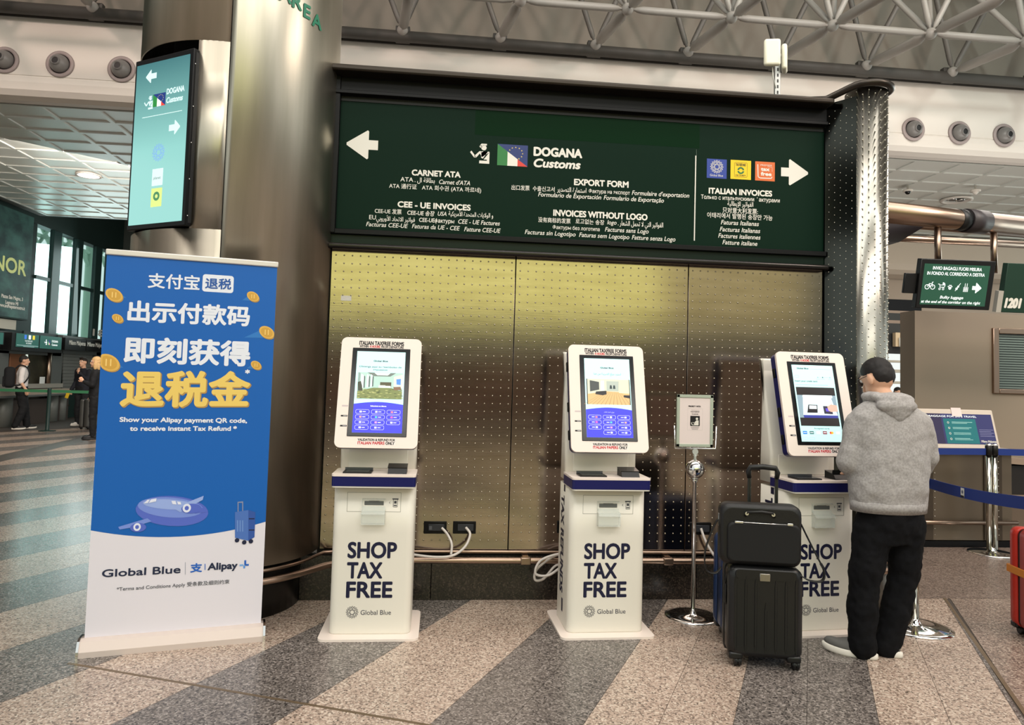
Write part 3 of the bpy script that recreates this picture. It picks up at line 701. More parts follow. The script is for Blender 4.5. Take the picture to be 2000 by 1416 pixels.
# ---------------------------------------------------------------- left side of the hall
XL = -11.0
def atx(px, py, X=XL): return at(px, py, X=X)
darkg = mat('dark_green_wall', (22, 44, 40), .6)
greyb = mat('booth_grey', (92, 96, 94), .5)
y_w0 = atx(67, 600).y
wl = thing('wall_left', 'dark green wall above the left check-in desks', 'wall', kind='structure')
m = MB(); m.box((XL-.3, -3, 5.36), (XL, 25.5, 7.5)); m.box((XL-.3, 6, 0), (XL-.05, y_w0, 5.4)); m.build('upper_wall', darkg, wl)
m = MB(); m.box((XL-.3, y_w0, 0), (XL, 25.5, 2.39)); m.build('lower_wall', darkg, wl)
win = thing('window_1', 'tall teal framed windows above the far left desks', 'window', kind='structure')
ys = [(atx(a, 600).y, atx(b, 600).y) for a, b in ((67, 96), (112, 141), (155, 181), (193, 205))]
zt_ = at(98, 547, X=XL).z
wf = mat('window_frame', (36, 62, 60), .4)
edges = [y_w0]+[v for p in ys for v in p]
for k in range(len(ys)):
    a = ys[k][1]; b = ys[k+1][0] if k+1 < len(ys) else 25.5
    m = MB(); m.box((XL-.10, a, 2.39), (XL+.02, b, 5.36), .01, 1); m.build('mullion', wf, win)
m = MB(); m.box((XL-.09, y_w0, zt_-.05), (XL+.0, 25.5, zt_+.05)); m.build('transom', wf, win)
gm = mat('pane_glass', (205, 232, 230), .05, trans=1., ior=1.02)
for a, b in ys:
    for z0, z1 in ((2.39, zt_-.05), (zt_+.05, 5.36)):
        m = MB(); m.box((XL-.05, a, z0), (XL-.045, b, z1)); m.build('pane', gm, win)
lat = thing('outdoor_truss', 'pale steel lattice seen outside through the tall windows', 'truss')
lm_ = mat('outdoor_steel', (150, 178, 160), .6)
for k in range(5):
    y = 24+k*3.0
    m = MB(); m.tube([(-17, y, 1), (-17, y, 9)], .22, 10); m.build('pole', lm_, lat)
    for s_ in (-1, 1):
        m = MB(); m.tube([(-17, y, 6.2), (-17+s_*.2, y+s_*1.5, 8.0)], .09, 8); m.tube([(-17, y+1.5*s_, 6.6), (-17, y, 8.2)], .07, 8); m.build('brace', lm_, lat)
    m = MB(); m.tube([(-17, y-1.5, 7.0), (-17, y+1.5, 7.0)], .09, 8); m.tube([(-17, y-1.5, 8.1), (-17, y+1.5, 8.1)], .09, 8); m.build('chord', lm_, lat)
m = MB(); m.box((-11.3, 25.5, 0), (-3, 25.8, 7.5)); tag(m.build('wall_far_left', mat('far_wall', (70, 78, 74), .7)), 'grey end wall far left behind the column', 'wall', kind='structure')
# billboard
bb = thing('billboard', 'dark teal stormy sea advertising board lettered NOR in yellow', 'billboard')
yb0, yb1 = 15.5, atx(66, 500, XL+.25).y; zb1 = at(66, 430, X=XL+.25).z; zb0 = at(60, 627, X=XL+.25).z
sea = mat('stormy_sea_print', (24, 52, 52), .5, noise=(1.6, (70, 118, 110), .8, (1, 1, 1.6)))
m = MB(); m.box((XL+.005, yb0, zb0), (XL+.2, yb1, zb1+.1)); m.build('board', [darkg], bb)
m = MB(); m.box((XL+.2, yb0, zb0+.03), (XL+.215, yb1-.03, zb1+.08)); m.build('poster', sea, bb)
bp = Print(frame((XL+.215, 0, 0), (0, 1, 0), (0, 0, 1)), .004)
yt = ink((226, 236, 150))
q0, q1 = at(0, 527, X=XL+.215), at(50, 535, X=XL+.215)
bp.text('NOR', q0.y-.25, q0.z+.0, .36, yt, x1=q1.y, bold=.04)
for t_, a, b, py in (('Piazza San Magno, 3', 2, 44, 588), ('Legnano MI', 10, 35, 597), ('www.andreapaternostro.it', -4, 48, 606)):
    q0, q1 = at(a, py, X=XL+.215), at(b, py, X=XL+.215); bp.text(t_, q0.y, q1.z, .085, ww, x1=q1.y, bold=.05)
bp.build('lettering', bb)
m = MB(); m.box((XL+.005, 15.5, 2.42), (XL+.12, yb1-.35, zb0-.02)); m.build('lower_panel', mat('cream_panel', (190, 186, 172), .6), bb)
# dark band with number 18
m = MB(); m.box((XL+.012, y_w0-.5, 1.95), (XL+.05, 25.4, 2.43)); bd = m.build('fascia_band', mat('fascia_dark', (18, 30, 28), .5)); tag(bd, 'dark fascia band numbered 18 below the tall windows', 'fascia')
bp = Print(frame((XL+.05, 0, 0), (0, 1, 0), (0, 0, 1)), .003)
q0, q1 = at(181, 655, X=XL+.05), at(204, 657, X=XL+.05); bp.text('18', q0.y, q0.z, .20, ww, x1=q1.y, bold=.06); bp.build('number', bd)

# check-in booth row (front plane XB)
XB = -10.8
booth = thing('check_in_booth', 'grey check-in booth with glass front and orange poster inside', 'booth')
def bx(px0, px1, t, b, X, th, name, mt, par, bev=0.):
    y0, y1 = at(px0, t, X=X).y, at(px1, t, X=X).y; z1, z0 = at(px0, t, X=X).z, at(px0, b, X=X).z
    m = MB(); m.box((X-th, y0, z0), (X, y1, z1), bev, 1); return m.build(name, mt, par), y0, y1, z0, z1
bx(-60, 123, 640, 686, XB, .14, 'fascia', greyb, booth)
bx(-3, 18, 684, 800, XB, .14, 'pillar', greyb, booth); bx(103, 123, 684, 800, XB, .14, 'pillar', greyb, booth)
bx(18, 103, 684, 800, XB-.12, .03, 'back_panel', mat('booth_inside', (92, 84, 74), .6, noise=(3, (52, 46, 40), .8)), booth)
bx(20, 48, 690, 752, XB-.10, .015, 'poster', ink((170, 110, 84)), booth)
m = MB(); q = at(95, 720, X=XB+.02); m.tube([(q.x, q.y, .75), (q.x, q.y, 2.02)], .06, 12); m.build('post', rail_m, booth)
q = at(50, 720, X=XB-.1); m = MB(); m.box((q.x-.02, q.y, 1.3), (q.x, q.y+.07, 2.0)); m.build('lamp_tube', lit((235, 240, 235), 1.0), booth)
bx(22, 102, 686, 752, XB-.03, .008, 'glass', mat('booth_glass', (225, 228, 220), .04, trans=1., ior=1.1), booth)
bx(-60, 123, 752, 762, XB+.12, .25, 'ledge', mat('ledge_grey', (150, 148, 140), .35), booth)
for a, b, t_, l in ((1, 15, 731, 'a'), (78, 88, 736, 'b')):
    bx(a, b, t_, t_+14, XB-.01, .006, 'notice', ink((222, 226, 224)), booth)
disp = thing('desk_display', 'pair of lit green screens over the glass fronted booth', 'display')
bx(24, 122, 649, 684, XB+.28, .25, 'housing', blackp, disp)
sg = lit((44, 86, 78), .8)
for a, b in ((33, 77), (79.5, 121)):
    o, y0, y1, z0, z1 = bx(a, b, 650.5+(a-33)*.1, 677+(a-33)*.07, XB+.29, .01, 'screen', sg, disp)
    pr = Print(frame((XB+.29, y0, z0), (0, 1, 0), (0, 0, 1)), .003); W_, H_ = y1-y0, z1-z0
    if a < 50:
        for c, u in (((60, 110, 200), .33), ((235, 235, 235), .52), ((225, 200, 60), .70)): pr.rect(W_*u, H_*.62, W_*(u+.10), H_*.93, lit(c, .8))
        pr.text('TAX REFUND', W_*.36, H_*.42, H_*.12, wt, x1=W_*.70); pr.text('IN CAMBIO', W_*.42, H_*.25, H_*.11, wt, x1=W_*.66)
        for v, u0, u1 in ((.12, .02, .98), (.04, .3, .8)): pr.rect(W_*u0, H_*v, W_*u1, H_*(v+.02), wt2)
    else:
        officer(pr, W_*.25, H_*.3, H_*.42, wt); flag(pr, W_*.33, H_*.32, W_*.45, H_*.68, 1, lit)
        pr.text('DOGANA', W_*.53, H_*.55, H_*.16, wt, x1=W_*.82, bold=.05); pr.text('Customs', W_*.53, H_*.28, H_*.15, wt, x1=W_*.80, bold=.05)
    pr.build('print', o)
d3 = thing('desk_display', 'single lit green screen, only its end showing beside the pair', 'display')
o, y0, y1, z0, z1 = bx(-30, 9, 645, 671, XB+.28, .2, 'housing', blackp, d3); bx(-28, 7.5, 646.5, 670, XB+.29, .01, 'screen', sg, d3)
# shuttered booth
sh = thing('shuttered_booth', 'closed booth with grey roller shutter under name signs', 'booth')
bx(123.3, 215, 655, 690, XB, .14, 'fascia', greyb, sh); bx(189, 215, 688, 800, XB, .14, 'pillar', greyb, sh)
for k in range(11):
    t_ = 690+k*6.6; bx(124, 188, t_, t_+6.1, XB-.12+.01*(k % 2), .03, 'slat', mat('shutter', (132, 134, 130), .4, .3), sh)
d4 = thing('station_sign', 'dark name sign box over the closed shutter', 'sign')
o, y0, y1, z0, z1 = bx(128, 168.5, 659, 683, XB+.25, .2, 'housing', blackp, d4)
o2, y2, y3, z2, z3 = bx(169.5, 212, 662.5, 685, XB+.25, .2, 'housing', blackp, d4)
pr = Print(frame((XB+.25, 0, 0), (0, 1, 0), (0, 0, 1)), .004)
pr.text('Milano Malpensa', y0+(y1-y0)*.18, z0+.16, .12, ww, x1=y0+(y1-y0)*.98, bold=.04); pr.text('Milano Malpensa', y2+(y3-y2)*.04, z2+.14, .12, ww, x1=y2+(y3-y2)*.84, bold=.04); pr.build('lettering', o)
# desks
desk = thing('check_in_desk', 'long grey desk with round legs in front of the booths', 'desk')
XD = -10.45
bx(-60, 137, 765, 778, XD, .35, 'apron', mat('desk_beige', (164, 150, 136), .5), desk); bx(-60, 138, 777, 781, XD+.08, .28, 'desk_top', greyb, desk)
for px, r in ((6, .2), (100, .16), (119, .13)):
    q = at(px, 800, X=XD-.2); m = MB(); m.lathe([(r, 0), (r, .74)], (q.x, q.y, 0), 20); m.build('leg', mat('desk_leg', (108, 110, 106), .4), desk)
bx(18, 134, 782, 836, XD-.17, .03, 'modesty_panel', mat('modesty', (70, 62, 58), .5), desk)
q = at(40, 800, X=XD-.4); q2 = at(134, 800, X=XD-.4); m = MB(); m.tube([(q.x, q.y, .38), (q2.x, q2.y, .38)], .025, 8); m.build('foot_rail', rail_m, desk)
# green belt barrier
pb = at(92, 842, Z=0)
bar = thing('belt_barrier', 'dark green post with stretched green belts before the desks', 'barrier', (pb.x, pb.y, 0))
dgm = mat('barrier_green', (22, 46, 42), .4)
m = MB(); m.lathe([(.18, 0), (.18, .012), (.05, .02), (.04, .04), (.042, .98), (.045, 1.0)], n=20); m.build('post', dgm, bar)
for dx in (-1.2, 1.1):
    m = MB(); m.box((min(0, dx), -.004, .90), (max(0, dx), .004, .965)); m.build('belt', mat('belt_green', (50, 112, 76), .6), bar)
# ceiling downlight
q = at(173, 343, Z=5.5); dl = thing('ceiling_lamp', 'bright lit round recessed lamp in the coffered ceiling', 'lamp', (q.x, q.y, 5.5))
m = MB(); m.lathe([(.24, .03), (.24, -.012), (.20, -.012), (.20, .03)], n=28); m.build('rim', white_w, dl)
m = MB(); m.lathe([(.2, -.004), (.2, .02)], n=28); m.build('diffuser', mat('lamp_glow', (255, 250, 240), .4, emit=6), dl)

# ---------------------------------------------------------------- right side of the hall
RWY = 7.3
beige = mat('beige_wall', (142, 128, 112), .7)
xr0 = at(1787, 800, Y=RWY).x; zr = at(1850, 609, Y=RWY).z
wr0, wr1 = at(1940, 700, Y=RWY).x, at(2080, 700, Y=RWY).x; zw1, zw0 = at(1960, 645, Y=RWY).z, at(1960, 765, Y=RWY).z
wr = thing('wall_right', 'beige partition wall behind the right hand desks', 'wall', kind='structure')
for a, b in (((xr0, 0), (wr0, zr)), ((wr0, 0), (wr1, zw0)), ((wr0, zw1), (wr1, zr)), ((wr1, 0), (13, zr))):
    m = MB(); m.box((a[0], RWY, a[1]), (b[0], RWY+.25, b[1])); m.build('panel', beige, wr)
w2 = thing('window_2', 'steel framed louvred window in the beige wall', 'window', kind='structure')
for a, b in (((wr0-.02, zw0-.02), (wr0+.05, zw1+.02)), ((wr0+.05, zw1-.04), (wr1, zw1+.02)), ((wr0+.05, zw0-.02), (wr1, zw0+.03))):
    m = MB(); m.box((a[0], RWY-.03, a[1]), (b[0], RWY+.05, b[1]), .005, 1); m.build('window_frame', rail_m, w2)
m = MB(); m.box((wr0+.05, RWY+.02, zw0), (wr1, RWY+.03, zw1)); m.build('glass', mat('window_dark_glass', (84, 96, 92), .12), w2)
for k in range(22):
    z = zw0+.04+k*(zw1-zw0-.08)/22; m = MB(); m.box((wr0+.06, RWY+.004, z), (wr1, RWY+.018, z+.012)); m.build('louvre', mat('louvre', (120, 134, 128), .35), w2)
# desk with studded steel front
p0, p1 = at(1790, 1068, Z=0), at(1975, 1068, Z=0)
dk = thing('steel_desk', 'studded steel desk front below the tilted information board', 'desk', (p0.x-.5, p0.y, 0))
WD = p1.x-p0.x+.5; zd = at(1900, 885, Y=p0.y).z
dst = mat('desk_steel', (118, 106, 92), .38, .75)
m = MB(); m.box((0, 0, .06), (WD, .55, zd), .008, 1); fr_ = m.build('body', dst, dk)
m = MB(); m.box((-.02, -.05, zd), (WD+.02, .5, zd+.045), .006, 1); m.build('top', mat('desk_top_white', (186, 178, 172), .4), dk)
m = MB(); m.box((0, -.012, 0), (WD, .5, .06)); m.build('plinth', black, dk)
for a_, b_ in ((WD-.31, WD-.12), (WD*.38, WD*.44)):
    m = MB(); m.box((a_, -.012, .07), (b_, .003, zd-.02)); m.build('post', mat('desk_post', (84, 74, 64), .35, .7), dk)
m = MB()
for x in (WD*.37, WD*.45, WD-.28, WD-.22, WD-.16):
    for k in range(14): m.sphere((x, -.012, .12+k*.06), .006, 6, 4)
m.build('stud', steel_pol, dk, kind='stuff')
m = MB(); m.tube([(0, -.06, .25), (WD, -.06, .25)], .022, 10); m.cbox((WD*.3, -.06, .25), (.09, .055, .055), .008); m.build('bumper_rail', rail_m, dk)
# tilted information board on the desk
pa, pb_ = at(1800, 870, Y=p0.y-.03), at(1955, 874, Y=p0.y-.03)
ib = thing('information_board', 'tilted blue and teal baggage information board on the desk', 'notice board', (pa.x-.12, p0.y-.03, zd+.045), radians(0))
WI = pb_.x-pa.x+.12; HI = .40; ti = radians(16)
Mi = Matrix.Rotation(-ti, 4, 'X')
m = MB(); m.X = Mi; m.box((0, 0, 0), (WI, .03, HI), .012, 2); m.build('frame', mat('board_frame', (206, 192, 178), .45), ib)
Mi2 = Mi @ frame((0, -.001, 0), (1, 0, 0), (0, 0, 1)); pr = Print(Mi2, .0008)
pr.rect(.03, .045, WI-.03, HI-.05, ink((52, 52, 104), .25)); pr.rect(.03, .045, WI*.40, HI-.05, ink((48, 40, 74), .25), 2); pr.rect(WI*.42, .05, WI*.78, HI-.10, ink((28, 110, 116), .25), 2)
pr.text('BAGAGLI - BAGGAGE FOR SAFE TRAVEL', .06, HI-.085, .018, wt, x1=WI*.80, lay=3)
for k in range(4):
    y = HI-.14-k*.055; pr.ring(WI*.47, y, .007, .011, ww, 3, 10); pr.rect(WI*.51, y+.003, WI*(.74-.02*k), y+.009, ink((150, 200, 196)), 3); pr.rect(WI*.51, y-.009, WI*(.68+.01*k), y-.004, ink((150, 200, 196)), 3)
    pr.rect(.06, y+.005, WI*.30, y+.008, ink((130, 130, 170)), 3)
for k in range(5): pr.rect(WI*.80, .19-k*.016, WI*(.93 if k % 2 else .96), .194-k*.016, ink((140, 140, 180)), 3)
pr.text('Milano Malpensa', WI*.80, .065, .022, ww, x1=WI*.965, lay=3, bold=.03); pr.build('print', ib)
m = MB(); m.X = Mi; m.box((WI*.53, -.006, HI-.075), (WI*.64, -.003, HI+.012)); m.build('paper_note', ink((232, 210, 206)), ib)
# second desk edge, right
m = MB(); q = at(1978, 1040, Z=0); 
d2 = thing('steel_desk', 'low brown desk with tan ledge beside the studded steel desk', 'desk', (p0.x-.5+WD+.03, p0.y+.35, 0))
m = MB(); m.box((0, 0, 0), (1.6, .3, .42), .005, 1); m.build('body', mat('desk_brown', (104, 88, 74), .5), d2)
m = MB(); m.box((0, -.02, .42), (1.6, .3, .455)); m.build('ledge', mat('ledge_tan', (150, 130, 112), .4), d2)
m = MB(); m.box((0, .05, .455), (1.6, .3, .76)); m.build('dark_screen', mat('dark_screen', (34, 30, 28), .3), d2)
m = MB(); m.prism([(0, .80), (1.6, .70), (1.6, .76), (0, .86)], .0, .3); m.build('top', mat('ledge_tan', (150, 130, 112), .4), d2)

# overhead gantry
g0, g1 = at(1690, 410, Y=6.15), at(2060, 449, Y=6.75)
gan = thing('overhead_gantry', 'brushed steel tube gantry carrying the bulky luggage screen', 'gantry')
m = MB(); m.tube([g0, g1], .10, 24); m.build('main_tube', rail_m, gan)
dg = (g1-g0).normalized(); ca = at(1893, 425, Y=6.4); tt = (ca-g0).dot(dg); cb = g0+dg*tt
m = MB(); m.tube([cb, cb+dg*.26], .115, 24); m.build('collar', mat('collar_grey', (52, 46, 48), .45), gan)
m = MB(); m.tube([cb-dg*.12, cb+dg*.01], .103, 24); m.build('joint', blackp, gan)
for px in (1825, 1969):
    q = g0+dg*((at(px, 440, Y=6.4)-g0).dot(dg)); z0 = at(px, 530, Y=6.4).z
    m = MB(); m.tube([(q.x, q.y, q.z-.05), (q.x, q.y, z0)], .031, 14); m.build('hanger', rail_m, gan)
h0, h1 = at(1700, 462, Y=8.6), at(2060, 482, Y=8.9)
m = MB(); m.tube([h0, h1], .045, 12); m.build('rear_tube', rail_m, gan)
h0, h1 = at(1700, 432, Y=8.0), at(2060, 462, Y=8.3)
m = MB(); m.tube([h0, h1], .05, 12); m.build('rear_tube', rail_m, gan)
q0, q1 = at(1728, 450, Y=6.6), at(1810, 436, Y=6.6)
m = MB(); m.prism([(q0.x-.5, q0.z-.16), (q0.x+.12, q0.z-.12), (q1.x-.05, q1.z-.04), (q1.x+.25, q1.z+.06), (q0.x-.5, q0.z+.10)], 6.55, 7.0); m.build('curved_arm', mat('collar_grey', (52, 46, 48), .45), gan)
# screen
c0 = at(1867, 556, Y=6.25); tl = radians(12)
sd = thing('bulky_luggage_screen', 'black framed green screen about bulky luggage under the gantry', 'screen', c0, radians(-2))
Ms = Matrix.Rotation(tl, 4, 'X'); ws, hs = .735, .465
m = MB(); m.X = Ms; m.box((-ws/2, 0, -hs/2), (ws/2, .07, hs/2), .006, 1); m.build('housing', blackp, sd)
m = MB(); m.X = Ms; m.box((-ws/2+.035, -.002, -hs/2+.035), (ws/2-.055, .001, hs/2-.045)); so = m.build('screen', lit((40, 76, 60), .5), sd)
m = MB(); m.X = Ms; m.box((-ws/2-.12, .03, -.10), (-ws/2, .06, .09), .004, 1); m.build('bracket', blackp, sd)
pr = Print(Ms @ frame((-.012, -.002, 0), (1, 0, 0), (0, 0, 1)), .0008)
pr.text('INVIO BAGAGLI FUORI MISURA', -.235, .135, .030, wt, x1=.245, bold=.02); pr.text('IN FONDO AL CORRIDOIO A DESTRA', -.285, .085, .030, wt, x1=.28, bold=.02)
pr.text('Bulky luggage', -.13, -.135, .026, wt, x1=.10, bold=.02, shear=.2); pr.text('at the end of the corridor on the right', -.31, -.18, .026, wt, x1=.275, bold=.02, shear=.2)
y0 = -.03
for x in (-.27, -.215): pr.ring(x, y0, .018, .024, wt, n=14)
pr.line([(-.27, y0), (-.252, y0+.032), (-.222, y0+.03), (-.24, y0), (-.252, y0+.032)], .005, wt); pr.line([(-.215, y0), (-.226, y0+.045), (-.213, y0+.047)], .005, wt)
for x in (-.145, -.11): pr.ring(x, y0-.015, .006, .011, wt, n=10)
pr.line([(-.165, y0+.03), (-.15, y0+.03), (-.143, y0+.002), (-.10, y0+.002), (-.095, y0+.022), (-.145, y0+.022)], .005, wt); pr.poly([(-.12, y0+.024)]+[(-.12+.026*cos(radians(a)), y0+.024+.024*sin(radians(a))) for a in range(0, 100, 15)], wt)
pr.disc(-.045, y0-.005, .014, wt)
for x, y in ((-.062, .010), (-.05, .020), (-.037, .020), (-.027, .010)): pr.disc(x, y0+y, .006, wt, n=8)
pr.line([(.01, y0-.03), (.055, y0+.045)], .005, wt); pr.ring(.022, y0-.008, .006, .012, wt, n=10); pr.ring(.035, y0+.012, .005, .010, wt, n=10)
for k in range(5): pr.rect(.09+k*.010, y0-.035, .095+k*.010, y0+(.045 if k in (1, 3) else .01), wt)
arrow(pr, .175, .265, y0+.005, .10, .036, wt, None, .62)
pr.build('print', so)
c1 = at(1958, 562, Y=6.25)
s12 = thing('desk_number_sign', 'dark green hanging sign reading 1201', 'sign', c1, radians(-2))
m = MB(); m.X = Ms; m.box((.02, 0, -.235), (.9, .07, .235), .004, 1); m.build('panel', mat('sign_green_matt', (16, 50, 36), .6), s12)
m = MB(); m.X = Ms; m.box((-.03, .0, -.235), (.02, .05, -.03)); m.build('edge_strip', ink((170, 165, 155)), s12)
pr = Print(Ms @ frame((0, 0, 0), (1, 0, 0), (0, 0, 1)), .001); pr.text('1201', .05, -.185, .085, ww, x1=.205, bold=.09, shear=.1); pr.build('number', s12)
# ceiling camera and sprinklers
for px, py, lab in ((1773, 362, 'small dark dome camera under the coffered ceiling'), (1905, 362, 'small pale detector under the coffered ceiling near the unlit lamp')):
    q = at(px, py, Z=5.5); t_ = thing('dome_camera' if px < 1800 else 'smoke_detector', lab, 'camera' if px < 1800 else 'detector', (q.x, q.y, 5.5))
    m = MB(); m.lathe([(.02, 0), (.02, -.08), (.09, -.09), (.09, -.12), (.06, -.125)], n=16); m.build('mount', white_w, t_)
    m = MB(); m.sphere((0, 0, -.125), .055, 12, 8); m.build('dome', blackg if px < 1800 else white_w, t_)
q = at(1868, 391, Z=5.5); t_ = thing('ceiling_lamp', 'unlit round recessed lamp above the steel tube gantry', 'lamp', (q.x, q.y, 5.5))
m = MB(); m.lathe([(.30, .02), (.30, -.015), (.24, -.02), (.22, .02)], n=28); m.build('rim', white_w, t_)
for x in (-.09, .09):
    m = MB(); m.lathe([(.08, .02), (.08, -.01), (.05, .015)], (x, 0, 0), 18); m.build('spot', chrome, t_)
# far right: second bulkhead, far wall with glazing
m = MB(); m.prism([(17, 5.5), (17, 4.75), (17.05, 4.6), (17.2, 4.5), (17.6, 4.45), (17.6, 5.5)], 3.5, 26, 'yz'); tag(m.build('wall_far', mat('far_white', (206, 190, 174), .6)), 'rounded pale bulkhead far behind the gantry', 'wall', kind='structure')
m = MB(); m.box((9.2, 17.7, 3.0), (26, 18.0, 4.6)); m.box((4, 21.8, 3.5), (26, 22, 5.5)); tag(m.build('wall_far_right', mat('far_wall_beige', (176, 158, 142), .7)), 'beige wall far behind the hanging screen', 'wall', kind='structure')
fx0, fx1 = at(1725, 600, Y=14).x, at(1800, 600, Y=14).x
fg = thing('far_gallery', 'dark service gallery seen between slim column and beige wall', 'gallery')
for i, (a, b, mt, th) in enumerate(((585, 607, black, .3), (607, 612, rail_m, .1), (612, 626, mat('gallery_dark', (36, 36, 34), .6), .3), (626, 632, rail_m, .1), (632, 652, mat('gallery_dark', (36, 36, 34), .6), .3), (652, 690, mat('gallery_black', (20, 20, 20), .7), .3))):
    z1, z0 = at(1760, a, Y=14).z, at(1760, b, Y=14).z; m = MB(); m.box((fx0, 14, z0), (fx1, 14+th, z1)); m.build('beam', mt, fg)
q = at(1757, 665, Y=13.9); m = MB(); m.box((q.x-.12, 13.85, q.z-.13), (q.x+.12, 13.95, q.z+.16)); m.build('board', mat('gallery_board', (178, 158, 128), .6), fg)
m = MB(); m.tube([(q.x-.05, 13.8, q.z+.05), (q.x-.05, 13.8, q.z-.12), (q.x+.02, 13.8, q.z-.16)], .025, 8); m.build('pipe', ink((225, 225, 215)), fg)
m = MB(); m.sphere(at(1783, 659, Y=13.8), .06, 10, 6); m.build('spot_lamp', mat('spot_glow', (255, 250, 235), .4, emit=5), fg)
for a, b in ((704, 708), (722, 728), (745, 750)):
    z1, z0 = at(1760, a, Y=16).z, at(1760, b, Y=16).z; m = MB(); m.box((fx0, 16, z0), (fx1+1, 16.2, z1)); m.build('rail', ink((196, 186, 170)), fg)
z1 = at(1760, 560, Y=20).z
for k in range(5):
    a = at(1735+k*12, 585, Y=20); b = at(1747+k*12, 562, Y=20); m = MB(); m.tube([a, b], .05, 6); m.tube([b, (b.x+.2, 20, a.z)], .05, 6); m.build('brace', ink((214, 214, 204)), fg)
# ---------------------------------------------------------------- kiosks
blue_k = mat('kiosk_blue', (14, 18, 84), .3); navy = ink((14, 18, 52)); red_ = ink((196, 40, 52)); blk = ink((22, 20, 24))
acr = mat('clear_acrylic', (236, 242, 236), .08, alpha=.28)
HU = Vector((0, .17, .658)).normalized(); HO = Vector((-.243, -.21, 1.099)); HW, HH = .486, .68
HN = Vector((1, 0, 0)).cross(HU)
MH = frame(HO, (1, 0, 0), HU)
def kprint_head(par):
    pr = Print(MH)
    V = lambda f: HH*(1-f)
    pr.text('ITALIAN TAXFREE FORMS', HW*.22, V(.068), .024, blk, x1=HW*.775, bold=.06); 
    pr.text('WITHIN', HW*.225, V(.093), .014, blk, x1=HW*.335, bold=.05); pr.text('4 HOURS', HW*.350, V(.093), .014, red_, x1=HW*.480, bold=.06); pr.text('FROM DEPARTURE', HW*.495, V(.093), .014, blk, x1=HW*.775, bold=.05)
    pr.rect(HW*.265, V(.977), HW*.735, V(.912), ink((238, 226, 220)), 1)
    pr.text('VALIDATION & REFUND FOR', HW*.278, V(.938), .0135, blk, x1=HW*.725, bold=.05, lay=2)
    pr.text('ITALIAN PAPERS', HW*.28, V(.968), .016, red_, x1=HW*.60, bold=.06, lay=2); pr.text('ONLY', HW*.615, V(.968), .016, blk, x1=HW*.72, bold=.06, lay=2)
    for v in (.715, .803): pr.rect(HW*.055, V(v+.014), HW*.135, V(v), blk, 1, .002); pr.rect(HW*.085, V(v+.010), HW*.128, V(v+.005), ink((200, 200, 200)), 2)
    pr.rect(HW*.06, V(.64), HW*.135, V(.625), ink((205, 190, 190)), 1)
    return pr.build('print', par)
SX0, SX1, SV0, SV1 = .202*HW, .803*HW, HH*(1-.868), HH*(1-.131)
